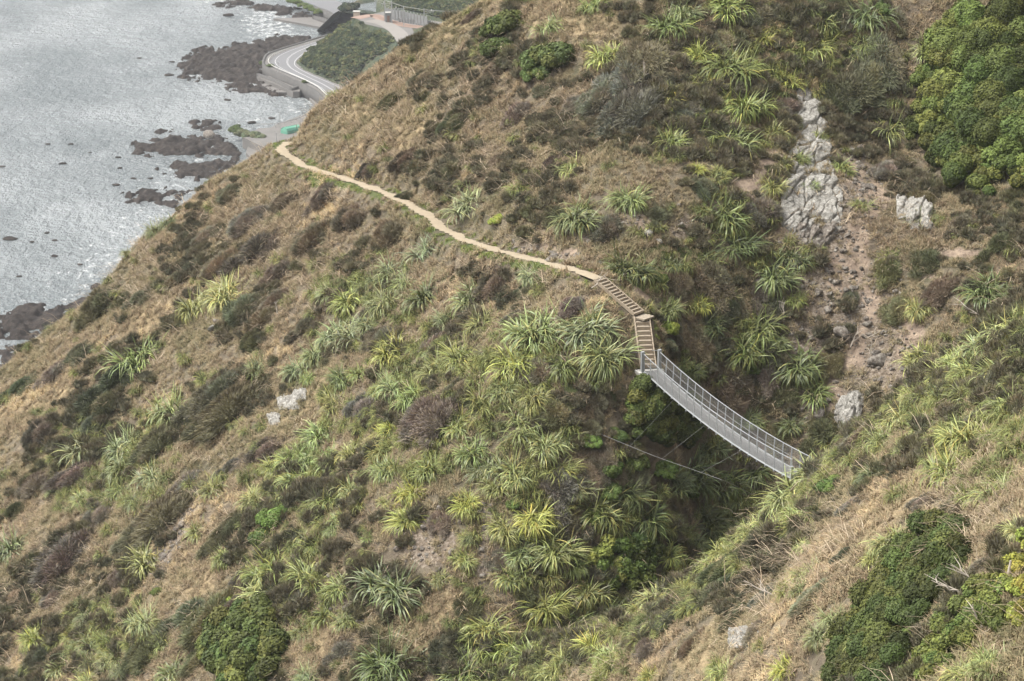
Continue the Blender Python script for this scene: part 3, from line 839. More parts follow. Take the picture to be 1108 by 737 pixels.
# ------------------------------------------------------------------ walking track, stairs, footbridge
n = len(TR); V = []
for i, p in enumerate(TR):
    d = TR[min(i + 1, n - 1)] - TR[max(i - 1, 0)]; d = d / np.linalg.norm(d); s = np.array([-d[1], d[0], 0])
    wl_ = .52 + .22 * math.sin(i * .31) * math.sin(i * .083 + 1) + .14 * math.sin(i * 1.3) * math.sin(i * .7); wr_ = .52 + .18 * math.sin(i * .27 + 2) + .12 * math.sin(i * 1.7)
    if i > n - 12: wl_ = wr_ = .55
    V += [p - s * wr_ + [0, 0, .03], p - s * wr_ * .3 + [0, 0, .05], p + s * wl_ * .3 + [0, 0, .05], p + s * wl_ + [0, 0, .03]]
q = [(4 * i + k, 4 * i + k + 1, 4 * i + 5 + k, 4 * i + 4 + k) for i in range(n - 1) for k in range(3)]
link('walking_track', mesh_np('walking_track', V, q, M_path, True), kind='structure')
def flight(a, b, nst, w, label, name='timber_stairs'):
    """a = top, b = bottom"""
    root = empty(name, tuple(b), label, 'stairs', 'timber stair flights above the bridge')
    a, b = np.array(a), np.array(b); d = a - b; L = np.hypot(d[0], d[1]); u = np.array([d[0], d[1], 0]) / L; s = np.array([-u[1], u[0], 0])
    run = L / nst; rise = d[2] / nst
    tm = MB(); tm.box((0, 0, 0), (run * .98, w - .12, .10), u, (0, 0, 1)); tme = tm.mesh('tread', M_tread)
    rm = MB(); rm.box((0, 0, 0), (.07, w, rise + .03), u, (0, 0, 1)); rme = rm.mesh('riser', M_timber)
    for k in range(nst):
        o = link('tread', tme, root); o.location = u * run * (k + .55) + np.array([0, 0, rise * (k + 1) - .06])
        o = link('riser', rme, root); o.location = u * run * k + np.array([0, 0, rise * (k + .5)])
    for sg_ in (-1, 1):
        m_ = MB(); m_.bar(s * sg_ * (w / 2 + .05) + [0, 0, .05], d + s * sg_ * (w / 2 + .05) + [0, 0, .05], .09, .26)
        link('stringer', m_.mesh('stringer', M_timber), root)
flight(ST_T, ST_M + (ST_T - ST_M) * .06, 13, 1.05, 'upper timber stair flight climbing left to the track end')
flight(ST_M, ST_B, 11, 1.12, 'lower timber stair flight rising straight from the bridge gate')
mm_ = MB(); mm_.box((0, 0, 0), (1.5, 1.3, .12), (ST_T - ST_M) * [1, 1, 0]); 
o = link('stair_landing', mm_.mesh('stair_landing', M_tread), None, tuple(ST_M + [0.05, 0, -.05]), 'small timber landing where the two stair flights meet', 'landing')

def deckz(s): return 139.6 - 4 * .62 * (s / BLEN) * (1 - s / BLEN)
bridge = empty('footbridge', tuple(BR_L), 'narrow galvanised steel suspension footbridge with mesh sides crossing the gully', 'footbridge')
B0 = Vector(BR_L)
def bp(s, side, up):     # side 0 = near-left edge, 1 = far-right edge
    p = BR_L + bdir * s + bperp * BW * side
    return Vector((p[0], p[1], deckz(s) + up)) - B0
NS = 60
def mesh_side_mat(name, dens, col):
    m, nt, b = mat(name)
    tc = nt.nodes.new('ShaderNodeUVMap')
    return m
m = MB()
for i in range(NS):
    s0, s1 = BLEN * i / NS, BLEN * (i + 1) / NS
    a, b_, c, d_ = bp(s0, .04, 0), bp(s1, .04, 0), bp(s1, .96, 0), bp(s0, .96, 0)
    lo = Vector((0, 0, -.06)); m.add([a, b_, c, d_, a + lo, b_ + lo, c + lo, d_ + lo], [(0, 1, 2, 3), (7, 6, 5, 4), (0, 4, 5, 1), (3, 2, 6, 7)])
link('deck', m.mesh('deck', simple('deck_grating', (.12, .12, .118), .8, var=.25, scale=6)), bridge)
cross = MB(); c0 = bp(0, -.08, -.1); c1 = bp(0, 1.08, -.1); cross.bar(c0, c1, .09, .12); cme = cross.mesh('crossbeam', M_steel)
NP = 19
for i in range(NP + 1):
    s = BLEN * i / NP; o = link('crossbeam', cme, bridge); o.location = bp(s, 0, 0) - bp(0, 0, 0)
RH = 1.45
for side in (0, 1):
    m = MB(); m.tube([bp(BLEN * i / NS, side, -.02) for i in range(NS + 1)], .062, 6); link('deck_cable', m.mesh('deck_cable', M_steel), bridge)
    m = MB(); m.tube([bp(BLEN * i / NS, side * 1.12 - .06, RH) for i in range(NS + 1)], .032, 6); link('hand_cable', m.mesh('hand_cable', M_steel), bridge)
    m = MB(); m.tube([bp(BLEN * i / NS, side * 1.06 - .03, RH * .55) for i in range(NS + 1)], .02, 5); link('middle_cable', m.mesh('middle_cable', M_cable), bridge)
    pm = MB(); pm.bar(bp(0, side, -.1), bp(0, side * 1.12 - .06, RH), .075, .05); pme = pm.mesh('side_post', M_postst)
    for i in range(NP + 1):
        o = link('side_post', pme, bridge); o.location = bp(BLEN * i / NP, 0, 0) - bp(0, 0, 0)
    # wire netting: one sheet of real thin wires
    wv = []; wf = []; k = 0
    for i in range(int(BLEN / .16)):
        for sg_ in (-1, 1):
            s0 = i * .16; s1 = s0 + sg_ * RH * .8
            if not (0 <= s1 <= BLEN): continue
            a, b_ = bp(s0, side, 0), bp(s1, side * 1.12 - .06, RH - .03); t_ = Vector((bdir[0], bdir[1], 0)) * .010
            wv += [a - t_, a + t_, b_ + t_, b_ - t_]; wf.append((k, k + 1, k + 2, k + 3)); k += 4
    link('wire_netting', mesh_np('wire_netting', wv, wf, M_cable), bridge)
# gate posts and footing
for side in (0, 1):
    m = MB(); m.box(bp(-.1, side * 1.16 - .08, 0.70), (.26, .26, 1.8), bdir); link('anchor_post', m.mesh('anchor_post', M_steel), bridge)
    m = MB(); m.box(bp(BLEN + .1, side * 1.16 - .08, 0.35), (.2, .2, 1.2), bdir); link('anchor_post', m.mesh('anchor_post', M_steel), bridge)
    m = MB(); m.tube([bp(-.1, side * 1.16 - .08, 1.5), bp(-3.4, side * 1.3 - .15, .2)], .03); link('back_stay', m.mesh('back_stay', M_cable), bridge)
m = MB(); m.box(bp(-.35, .5, -.35), (.9, BW + .9, .5), bdir); link('footing', m.mesh('footing', M_concrete), bridge)
m = MB(); m.box(bp(BLEN + .45, .5, -.45), (.8, BW + .5, .5), bdir); link('footing', m.mesh('footing', M_concrete), bridge)
# storm cable below the bridge
ga, _ = raycast([650, 819], [475, 541]); ga = ga + [[0, 0, .4], [0, 0, .3]]
mids = [P(682, 483, 172.0), P(711, 495, 168.5), P(741, 505, 165.0), P(786, 521, 160.0)]
gp = resample(np.vstack([ga[:1], mids, ga[1:]]), 40, 6)
m = MB(); m.tube(gp, .013, 5)
link('storm_cable', m.mesh('storm_cable', M_cable), None, None, 'thin steel storm cable slung below the footbridge across the gully', 'cable')
for k, (s_, px, py) in enumerate([(5.5, 684, 483), (11, 716, 497), (17, 755, 509)]):
    t_ = gp[np.argmin(np.hypot(*(np.array(proj(*gp.T)[:2]) - [[px], [py]])))]
    a = Vector(bp(s_, 0, -.1)) + B0
    m = MB(); m.tube([a, Vector(t_)], .006, 4)
    link('stay_wire', m.mesh('stay_wire', M_cable), None, None, ['thin stay wire from the left part of the bridge down to the storm cable',
         'thin stay wire from the middle of the bridge down to the storm cable', 'thin stay wire from the right part of the bridge down to the storm cable'][k], 'wire', 'stay wires under the bridge')

# ------------------------------------------------------------------ plants: shapes
def strap_plant(seed, nleaf=120, droop=1.0, upright=0.0, width=.055, dead=.07):
    """New Zealand flax: long arching strap leaves from a fan base; unit radius about 1"""
    r = np.random.default_rng(seed); S = 6
    # several fans share one clump
    fans = [(0, 0)] + [(r.uniform(-.5, .5), r.uniform(-.5, .5)) for _ in range(8)]
    V = []; Q = []; C = []
    for i in range(nleaf):
        fx, fy = fans[r.integers(len(fans))]
        az = math.atan2(fy, fx) + r.normal(0, 1.0) if (fx or fy) and r.random() < .6 else r.uniform(0, 6.283)
        e = r.uniform(.6, 1.5) ; e = e + (1.5 - e) * upright
        L = r.uniform(.75, 1.35); bend = (r.uniform(1.6, 3.2) if r.random() < .84 else r.uniform(.2, .8)) * droop
        kink = r.uniform(.35, .7); tw = r.normal(0, .45); w = width * r.uniform(.75, 1.25)
        p = np.array([fx + r.normal(0, .05), fy + r.normal(0, .05), -.12]); side0 = np.array([-math.sin(az), math.cos(az), 0])
        tint = r.uniform(.6, 1.3) * np.array([1, 1, 1]) * np.array([r.uniform(.92, 1.15), 1, r.uniform(.8, 1.2)])
        if r.random() < dead: tint = np.array([1.7, 1.3, 1.15]) * r.uniform(.6, 1)
        pale = r.uniform(1.1, 1.75) if r.random() < .4 else .95
        b0 = len(V)
        for s in range(S + 1):
            t = s / S
            ang = e - bend * (t ** 1.6) - (.7 * droop if t > kink and bend > 1.2 else 0) * (t - kink)
            ang = max(ang, -1.45)
            d = np.array([math.cos(az) * math.cos(ang), math.sin(az) * math.cos(ang), math.sin(ang)])
            if s: p = p + d * L / S
            up = np.cross(d, side0); sd2 = side0 * math.cos(tw * t) + up * math.sin(tw * t)
            ww = w * (.55 + .9 * t if t < .45 else (1 - t) / .55 * .95 + .02)
            V += [p - sd2 * ww / 2, p + sd2 * ww / 2]
            g = (1 - t) * .32 + t * pale * 1.1  # leaf base darkened as shade inside the clump, tips paled as highlights
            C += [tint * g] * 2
        for s in range(S): Q.append((b0 + 2 * s, b0 + 2 * s + 1, b0 + 2 * s + 3, b0 + 2 * s + 2))
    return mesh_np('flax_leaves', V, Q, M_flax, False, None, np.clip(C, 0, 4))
def quads(centers, nrm, size, r, elong=1.6):
    n = len(centers); a = r.normal(size=(n, 3)); t = np.cross(nrm, a); t /= np.linalg.norm(t, axis=1)[:, None] + 1e-9; b = np.cross(nrm, t)
    size = np.asarray(size).reshape(-1, 1); t = t * size * elong / 2; b = b * size / 2
    V = np.stack([centers - t, centers + b, centers + t, centers - b], 1).reshape(-1, 3)
    return V, np.arange(4 * n).reshape(n, 4)
def crown(seed, n=3600, lumps=9, leaf=.05, up=.35, flat=.75, streak=0.0, tintvar=.35, core=True, lumpr=(.28, .5), spread=.62, m=None):
    """leafy mound made of many leaves set on overlapping lumps of twigs; radius about 1, base at z=0"""
    r = np.random.default_rng(seed)
    L = []
    for i in range(lumps):
        a = r.uniform(0, 6.283); q = math.sqrt(r.uniform(0, 1)) * spread
        rad = r.uniform(*lumpr) * (1.15 - .4 * q)
        L.append((q * math.cos(a), q * math.sin(a), flat * (1 - q * q) * r.uniform(.45, .8), rad, r.uniform(1 - tintvar, 1 + tintvar), r.uniform(.9, 1.15)))
    L = np.array(L)
    w = L[:, 3] ** 2; k = r.choice(lumps, n, p=w / w.sum())
    d = r.normal(size=(n, 3)); d /= np.linalg.norm(d, axis=1)[:, None]; d[:, 2] = np.where(d[:, 2] < -.3, -d[:, 2], d[:, 2])
    rad = L[k, 3] * (1 - np.abs(r.normal(0, .09, n))) * (1 + .10 * np.sin(7 * d[:, 0] + 5 * k) * np.cos(6 * d[:, 1]))
    c = L[k, :3] + d * rad[:, None] * [1, 1, .9]
    ok = (c[:, 2] > -.25)
    c, d, k = c[ok], d[ok], k[ok]; n = len(c)
    nr = d + r.normal(0, .55, (n, 3)) + [0, 0, up]; nr /= np.linalg.norm(nr, axis=1)[:, None]
    if streak:   # thin twigs pointing outward
        axis = d + r.normal(0, .35, (n, 3)) + [0, 0, .6]; axis /= np.linalg.norm(axis, axis=1)[:, None]
        sdv = np.cross(axis, r.normal(size=(n, 3))); sdv /= np.linalg.norm(sdv, axis=1)[:, None]
        ln = leaf * r.uniform(1.5, 3.6, (n, 1)) * streak; wd = leaf * r.uniform(.3, .6, (n, 1))
        V = np.stack([c - sdv * wd / 2, c + sdv * wd / 2, c + axis * ln + sdv * wd * .15, c + axis * ln - sdv * wd * .15], 1).reshape(-1, 3); Q = np.arange(4 * n).reshape(n, 4)
    else:
        V, Q = quads(c, nr, leaf * r.uniform(.6, 1.5, n), r)
    tint = (L[k, 4] * r.uniform(.7, 1.3, n))[:, None] * np.stack([L[k, 5], np.ones(n), r.uniform(.8, 1.2, n)], 1)
    C = np.repeat(tint, 4, 0)
    Vs, Qs_, Cs = [V], [Q], [C]; off = len(V)
    if core:   # twiggy mass inside each lump
        for (x, y, z, rd, tn, _) in L:
            nu, nv = 10, 6; vv = []
            for j in range(nv + 1):
                for i in range(nu):
                    th = math.pi * j / nv; ph = 2 * math.pi * i / nu; rr_ = rd * .88 * (1 + .12 * math.sin(3 * ph + x * 9 + j))
                    vv.append((x + rr_ * math.sin(th) * math.cos(ph), y + rr_ * math.sin(th) * math.sin(ph), max(-.3, z + rr_ * .88 * math.cos(th))))
            qq = [(off + j * nu + i, off + j * nu + (i + 1) % nu, off + (j + 1) * nu + (i + 1) % nu, off + (j + 1) * nu + i) for j in range(nv) for i in range(nu)]
            Vs.append(np.array(vv)); Qs_.append(np.array(qq)); Cs.append(np.full((len(vv), 3), .75)); off += len(vv)
    return mesh_np('foliage', np.vstack(Vs), np.vstack(Qs_), m or M_broad, False, None, np.vstack(Cs))

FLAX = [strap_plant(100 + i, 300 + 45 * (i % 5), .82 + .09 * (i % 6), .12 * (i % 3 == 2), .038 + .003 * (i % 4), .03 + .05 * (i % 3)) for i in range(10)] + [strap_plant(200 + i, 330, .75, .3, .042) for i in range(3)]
SCRUB = [crown(300 + i, 8500, 17, .045, .5, .50, 1.5, .28, True, (.17, .40), .82, M_scrub) for i in range(5)]
BROAD = [crown(400 + i, 5200, 16, .062, .5, .85, 0, .3, True, (.24, .4), .68, M_broad) for i in range(4)]

# ------------------------------------------------------------------ plants: where they grow (read off the picture), then stood on the hill
# landmarks one can point to, used to say which plant is meant
LM = [(700, 392, 'the left end of the bridge'), (788, 462, 'the middle of the bridge'), (872, 512, 'the right end of the bridge'), (668, 320, 'the upper stair flight'),
      (698, 360, 'the lower stair flight'), (600, 284, 'the straight track end'), (478, 243, 'the bend in the track'), (390, 196, 'the long middle track stretch'), (304, 160, 'the track tip on the skyline'),
      (870, 150, 'the pale cliff outcrop'), (905, 340, 'the scree slope'), (1055, 120, 'the big green thicket'), (543, 35, 'the dark ridge bush'), (594, 62, 'the round ridge bush'),
      (710, 455, 'the dark bush under the bridge'), (965, 650, 'the long dark hedge bush'), (680, 604, 'the yellow-green gully bush'), (262, 700, 'the broad dark bush'), (300, 556, 'the bright green bush'),
      (73, 591, 'the brown dome shrub'), (232, 357, 'the lone grey boulder'), (320, 432, 'the white rock patch'), (10, 480, 'the left picture edge'), (20, 720, 'the bottom left corner'),
      (1095, 345, 'the top of the near ridge'), (1000, 420, 'the near ridge line'), (1098, 520, 'the right picture edge'), (1085, 700, 'the bottom right corner'), (800, 40, 'the top picture edge'),
      (420, 620, 'the stony patch'), (470, 670, 'the straw-coloured clearing'), (855, 585, 'the dark brown drooping shrub'), (552, 400, 'the golden flax pair'), (644, 360, 'the giant pale-tipped flax'), (430, 373, 'the lone golden flax')]
REG_ALL = []
CRP = np.array([(480, 745), (600, 692), (700, 652), (800, 582), (870, 520), (935, 462), (1000, 412), (1108, 337)], float)
def world_plants(lst):
    a = np.array([(p[0], p[1] + p[2] * .42) for p in lst], float)
    cy_ = np.interp(a[:, 0], CRP[:, 0], CRP[:, 1]); nr_ = (a[:, 0] > 690) & (np.abs(a[:, 1] - cy_) < 20) & np.array([len(p) > 3 and isinstance(p[3], str) and p[3] in ('p', 'g', 'o', 'y') for p in lst])
    a[nr_, 1] = np.maximum(a[nr_, 1], cy_[nr_] + 9)
    w, hit = raycast(a[:, 0], a[:, 1])
    return w
def size_word(r): return 'small' if r < 12 else 'middling' if r < 18 else 'large' if r < 26 else 'huge'
def rel(px, py, lx, ly):
    dx, dy = px - lx, py - ly
    if abs(dx) > 2.2 * abs(dy): return 'right of' if dx > 0 else 'left of'
    if abs(dy) > 2.2 * abs(dx): return 'below' if dy > 0 else 'above'
    return ('below and right of' if dx > 0 else 'below and left of') if dy > 0 else ('above and right of' if dx > 0 else 'above and left of')
NTH = ['', 'second ', 'third ', 'fourth ', 'fifth ', 'sixth ', 'seventh ', 'eighth ', 'ninth ']
def assign_labels(items, noun):
    """items: list of dict(px,py,r,tone). one label for each"""
    from collections import defaultdict
    def nearest(it):
        return min(LM, key=lambda l: math.hypot(it['px'] - l[0], it['py'] - l[1]))
    groups = defaultdict(list)
    for it in items:
        l = nearest(it); it['lm'] = l; it['base'] = f"{it['tone']} {noun(it)}"
        groups[(it['base'], rel(it['px'], it['py'], l[0], l[1]), l[2])].append(it)
    for (base, rl_, lm), g in groups.items():
        g.sort(key=lambda i: math.hypot(i['px'] - i['lm'][0], i['py'] - i['lm'][1]))
        far = ('farthest ' if len(g) > 2 else 'farther ')
        for k, it in enumerate(g):
            if len(g) == 1: it['label'] = f'{base} {rl_} {lm}'
            elif k == 0: it['label'] = f'{base} closest {rl_} {lm}'
            elif k == len(g) - 1: it['label'] = f'{base} {far}{rl_} {lm}'
            else: it['label'] = f'{base} {NTH[k]}nearest {rl_} {lm}'
TONE = {'g': ('mid green', (.160, .198, .062)), 'y': ('yellowish', (.24, .265, .072)), 'd': ('dark green', (.108, .136, .052)), 'o': ('olive', (.185, .205, .070)),
        'b': ('grey-green', (.168, .200, .086)), 'p': ('pale', (.24, .275, .105))}
# px, py, radius in px, tone
FLX = """185 236 12 d;594 23 16 g;659 55 17 y;727 20 22 g;726 100 15 y;726 147 18 g;622 177 15 y;564 200 12 g;507 217 19 b;627 225 24 d;682 210 17 b;644 2 12 g;791 0 20 g;741 7 14 b;758 57 18 y;793 63 28 g;
826 40 12 y;848 28 10 o;768 88 14 y;765 120 16 g;800 107 22 g;788 147 25 g;838 137 16 o;755 180 10 y;781 224 26 d;835 197 15 o;865 167 11 o;911 177 14 o;888 143 8 g;855 83 14 y;866 50 16 o;895 40 22 o;
938 8 20 d;872 2 15 d;995 50 15 b;967 132 22 o;877 199 8 g;935 220 11 g;997 234 13 b;1060 190 15 d;247 311 22 p;214 326 20 o;152 380 24 g;187 438 22 b;88 476 22 b;137 478 22 b;277 396 13 d;325 393 16 b;
345 377 18 b;364 356 18 b;334 406 10 g;170 246 12 d;360 433 18 o;350 463 20 g;320 488 18 g;460 263 18 b;420 289 20 b;383 316 20 g;420 319 20 b;463 313 22 d;510 316 20 b;483 343 15 b;525 343 20 o;380 356 22 b;
433 375 21 y;574 293 14 b;390 374 10 y;503 380 22 o;480 393 20 o;552 386 22 y;587 350 27 b;634 350 24 b;657 372 28 b;427 413 20 b;453 423 20 g;520 433 20 o;577 423 18 o;608 388 20 d;560 453 22 o;584 473 20 o;
423 460 14 y;417 480 16 o;383 486 16 o;614 468 14 b;684 286 22 d;724 279 15 d;717 329 16 b;737 390 11 g;517 480 18 g;550 416 16 b;791 256 22 d;765 279 12 o;838 289 22 d;861 276 16 d;858 318 12 g;758 326 14 y;
815 346 22 g;808 368 24 d;748 395 14 d;861 383 25 d;875 416 20 g;808 448 14 d;858 453 15 d;992 329 14 o;1068 306 22 d;1098 316 15 d;1055 333 8 g;1095 347 22 p;1072 365 20 p;1040 374 18 p;1022 395 20 p;
1055 395 20 o;1085 396 22 p;992 422 20 p;1016 425 18 o;1048 424 20 o;978 445 18 p;1005 452 18 g;1055 463 26 o;1098 433 22 g;958 470 18 p;982 482 16 g;1032 484 18 o;133 500 18 b;167 511 16 b;147 538 14 b;
234 524 17 o;160 601 20 o;214 571 13 o;13 588 22 d;60 528 9 g;100 661 14 b;37 688 18 y;157 668 18 b;117 691 14 g;80 698 12 b;67 718 15 b;97 733 14 y;133 721 12 b;274 534 16 o;327 511 22 g;357 534 16 g;
297 611 22 g;287 635 20 p;334 621 24 g;247 597 13 o;344 584 14 g;354 658 17 o;300 685 22 g;190 720 18 b;334 730 16 b;143 635 10 o;364 568 10 g;380 524 18 b;420 501 20 g;448 528 16 y;443 558 20 y;507 538 17 y;
527 501 17 b;557 508 18 o;577 551 20 y;550 565 16 o;567 591 18 b;554 618 18 g;600 584 24 o;647 541 26 o;704 548 22 d;727 514 18 d;420 625 30 d;420 705 32 d;504 601 12 g;478 621 12 o;417 541 8 o;397 578 8 g;
530 671 22 p;513 691 20 g;550 695 20 g;587 645 20 o;614 665 22 g;634 630 20 o;577 705 22 g;503 721 22 g;537 727 20 g;590 618 14 o;644 691 20 y;607 717 18 p;663 705 18 p;624 688 14 o;707 728 14 o;717 631 22 p;
740 612 18 p;702 646 16 o;654 727 16 g;652 653 16 d;751 503 24 d;788 511 24 d;758 551 24 d;791 548 20 d;745 570 18 d;722 590 16 g;808 566 18 p;830 548 18 p;845 533 14 p;869 513 13 p;786 583 16 p;758 606 20 o;740 634 18 o;
871 588 14 p;878 611 17 p;868 631 14 o;968 578 20 p;950 600 14 p;1085 524 26 o;1028 503 24 o;952 506 16 d;888 681 16 b;905 663 14 b;788 717 20 g;850 720 17 y;1105 568 18 p;1075 711 20 p;1046 722 20 p;
680 525 20 d;668 556 18 o;622 520 16 b;812 500 18 d;770 480 16 d;604 500 18 o;540 520 16 o;470 500 16 g;645 405 12 d;232 318 14 o;372 405 14 d;400 300 16 g;440 300 14 b;360 492 16 g;340 492 16 g;300 500 14 o;316 530 16 o"""
flx = []
for t in FLX.replace('\n', '').split(';'):
    a = t.split(); flx.append((float(a[0]), float(a[1]), float(a[2]), a[3]))
_r = np.random.default_rng(5)
belts = [(440, 400, 70, 60, 'bog'), (555, 430, 80, 60, 'gob'), (620, 650, 70, 50, 'gpo'), (550, 710, 80, 30, 'gpo'), (330, 540, 60, 50, 'gob'), (320, 640, 60, 50, 'go'), (790, 100, 60, 70, 'go'),
         (800, 340, 60, 70, 'dg'), (1045, 420, 60, 60, 'po'), (755, 540, 60, 50, 'dd'), (120, 500, 60, 50, 'bg'), (830, 545, 40, 30, 'p'), (120, 690, 60, 30, 'bo'), (900, 50, 60, 50, 'og'), (400, 320, 50, 40, 'b')]
tries = 0
while len(flx) < 293 and tries < 4000:
    tries += 1; bx, by, brx, bry, tn_ = belts[tries % len(belts)]
    a_, q_ = _r.uniform(0, 6.283), math.sqrt(_r.random()); cx_, cy_ = bx + brx * q_ * math.cos(a_), by + bry * q_ * math.sin(a_)
    if 680 < cx_ < 880 and 370 < cy_ < 525 or not (0 < cx_ < 1105 and 5 < cy_ < 735): continue
    rad_ = _r.uniform(10, 18)
    if min(math.hypot(cx_ - f[0], cy_ - f[1]) / (f[2] + rad_) for f in flx) < .52: continue
    if cx_ < 720 and cy_ > 245 and cx_ > 590 and cy_ < 380: continue
    flx.append((cx_, cy_, rad_, tn_[int(_r.integers(len(tn_)))]))
flx += [(862, 518, 30, 'p'), (882, 504, 27, 'p'), (902, 492, 17, 'p'), (848, 538, 17, 'p'), (818, 560, 16, 'p'), (798, 577, 15, 'o'), (776, 592, 15, 'p')]
print('flax', len(flx))
def make_plants(lst, kinds, name, nounf, cat, group, tilt, sq=(1, 1, 1), zsink=.0, colorf=None, conform=None):
    W = world_plants(lst); N = normal_at(W[:, 0], W[:, 1]).T
    items = []
    r = np.random.default_rng(abs(hash(name)) % 1000 if False else len(name) * 31)
    for i, p in enumerate(lst):
        px, py, rad, tone = p[:4]; asp = p[4] if len(p) > 4 else 1.0
        R = rad * np.linalg.norm(W[i] - [0, 0, CAMZ]) / F
        me = kinds[int(r.integers(len(kinds)))] if not callable(kinds) else kinds(p, r)
        n_ = Vector(N[i]); zax = (Vector((0, 0, 1)) * (1 - tilt) + n_ * tilt).normalized()
        down = Vector((n_.x, n_.y, 0)).normalized(); fall = (down - zax * down.dot(zax)).normalized()
        yax = zax.cross(fall).normalized()
        if asp == 1.0:
            a = r.uniform(0, 6.283); xa = fall * math.cos(a) + yax * math.sin(a)
        else: xa = fall
        ya = zax.cross(xa)
        rot = Matrix((xa, ya, zax)).transposed().to_4x4()
        s = R * r.uniform(.93, 1.1); sq_ = r.uniform(.85, 1.18)
        tn, c = TONE[tone]
        o = link(name, me); o.matrix_world = Matrix.Translation(Vector(W[i]) - n_ * zsink * R) @ rot @ Matrix.Diagonal((s * sq[0] * asp * sq_, s * sq[1] / sq_, s * sq[2] * r.uniform(.85, 1.15), 1))
        v = r.uniform(.85, 1.15); o.color = (c[0] * v * r.uniform(.93, 1.08), c[1] * v, c[2] * v * r.uniform(.85, 1.15), 1)
        o['category'] = cat; o['group'] = group
        items.append(dict(o=o, px=px, py=py, r=rad, tone=tn, W=W[i], R=R))
    assign_labels(items, nounf)
    for it in items: it['o']['label'] = it['label']
    return items
def flaxkind(p, r):
    return FLAX[int(r.integers(10))] if p[3] != 'y' or r.random() < .4 else FLAX[10 + int(r.integers(3))]
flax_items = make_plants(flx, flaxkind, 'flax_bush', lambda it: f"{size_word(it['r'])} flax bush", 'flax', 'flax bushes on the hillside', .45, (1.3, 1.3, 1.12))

TONE.update({'G': ('grey-brown', (.165, .145, .112)), 'O': ('olive', (.145, .142, .085)), 'B': ('dark brown', (.130, .110, .090)), 'S': ('grey', (.160, .158, .118)), 'K': ('dark olive', (.105, .108, .068))})
SCR = """127 405 22 K 1.3;115 432 16 K 1.2;174 473 18 K 1.3;100 455 17 K;290 409 12 K;252 434 24 O 1.7;232 420 20 K 1.5;277 262 25 B 1.2;268 328 20 K;107 328 18 K 1.2;133 322 10 K;90 378 14 K 1.3;47 462 14 B 1.3;
277 365 12 K;290 482 14 B 1.2;22 415 13 K 1.4;73 594 25 B 1.2;178 552 24 O 2.0;196 525 13 G 2.0;150 572 16 O 1.6;87 506 18 B 1.3;207 660 20 S 1.3;160 700 16 K 1.4;232 660 18 O 1.5;40 710 14 K;110 550 15 G;246 570 16 K 1.5;
267 618 14 G;537 303 20 B;410 362 15 G;473 365 14 G;397 338 12 G;617 328 13 B;584 393 15 G;470 446 25 G;397 435 18 G;597 438 16 O;647 432 13 G;500 413 15 G;570 311 14 K;654 495 14 G;427 105 12 K;400 181 11 B;537 70 14 B 1.4;
493 129 14 K;513 14 9 B;687 113 22 S 1.5;700 55 22 S 1.5;680 78 20 S 1.4;652 98 16 S 1.4;610 137 9 B;600 172 9 B;654 139 9 K;570 212 9 B;657 242 14 G;781 40 18 S;745 112 16 S;761 199 12 K;1025 45 12 K 1.4;955 52 20 K 1.8;
925 90 22 K 1.4;940 78 18 O 1.6;821 222 16 G;771 302 18 G;821 315 14 G;801 325 12 G;755 365 16 G;788 410 18 G;972 328 14 O;1018 312 12 B 1.4;918 321 8 K;888 462 18 O;946 458 17 G 2.2;915 480 16 G 2.2;888 500 12 B 2.2;
604 523 20 G 1.3;637 510 14 G 1.2;689 510 16 G;484 700 14 K 1.3;567 643 12 K 1.3;793 606 18 K 1.4;776 633 16 K 1.4;915 596 12 K;884 637 14 S 1.5;1045 536 18 G 1.3;1075 440 13 G 1.5;1030 448 12 G 1.4;855 585 17 B 1.7;
870 548 11 G 1.8;900 500 12 G 2;700 680 16 G 1.4;735 660 14 K 1.3;360 318 14 G;300 290 16 B;340 250 18 B;420 250 16 G;285 340 14 G;240 280 14 G;205 285 12 K;150 320 12 O;60 400 13 G 1.3;40 520 14 G;20 640 14 G;130 620 13 G;
250 500 13 G;480 560 12 G;610 560 13 G;640 460 13 G;700 700 13 G;750 690 13 G;820 680 12 G 1.3;560 340 12 G;600 230 12 K;560 120 12 G;460 80 13 G;440 170 12 B;540 170 12 G;620 110 11 G;850 110 12 G;900 110 14 K;820 90 12 G;
820 10 14 S;905 0 14 K;960 20 16 G;960 180 14 G;1000 210 14 O;1040 240 14 G;960 290 14 O;1000 280 14 K;1080 260 16 K;900 390 12 O;835 330 12 K;780 330 13 K;770 355 12 K;730 350 11 G;745 430 14 K;735 300 12 G;710 230 12 K;
830 400 14 G;850 420 12 O;840 470 12 O;815 480 14 G;1040 590 16 G 1.4;1060 610 14 G 1.4;1000 540 12 G 1.4;925 540 12 G 1.4;830 640 12 S 1.4;800 660 12 K 1.4;540 600 10 G;510 650 12 K 1.3;385 600 10 G;370 700 14 G;380 730 12 K;
225 700 14 O 1.5;245 680 14 O 1.5;260 655 14 G 1.5;60 640 12 G;15 550 12 K;330 350 14 G;300 320 14 G;440 210 9 K;350 210 14 B;380 232 14 G;270 235 15 G;310 215 14 B;250 205 12 K;225 250 14 G;190 300 12 O;590 95 10 K"""
scr = []
for t in SCR.replace('\n', '').split(';'):
    a = t.split(); scr.append((float(a[0]), float(a[1]), float(a[2]) * 1.15, a[3], min(1.55, float(a[4])) if len(a) > 4 else 1.0001))
scrub_items = make_plants(scr, SCRUB, 'scrub_shrub', lambda it: f"{size_word(it['r'])} {'rounded' if it['r'] < 14 else 'wind-combed'} shrub", 'shrub', 'wind-shorn shrubs on the hillside', .8, (1.4, 1.25, .9), .08)

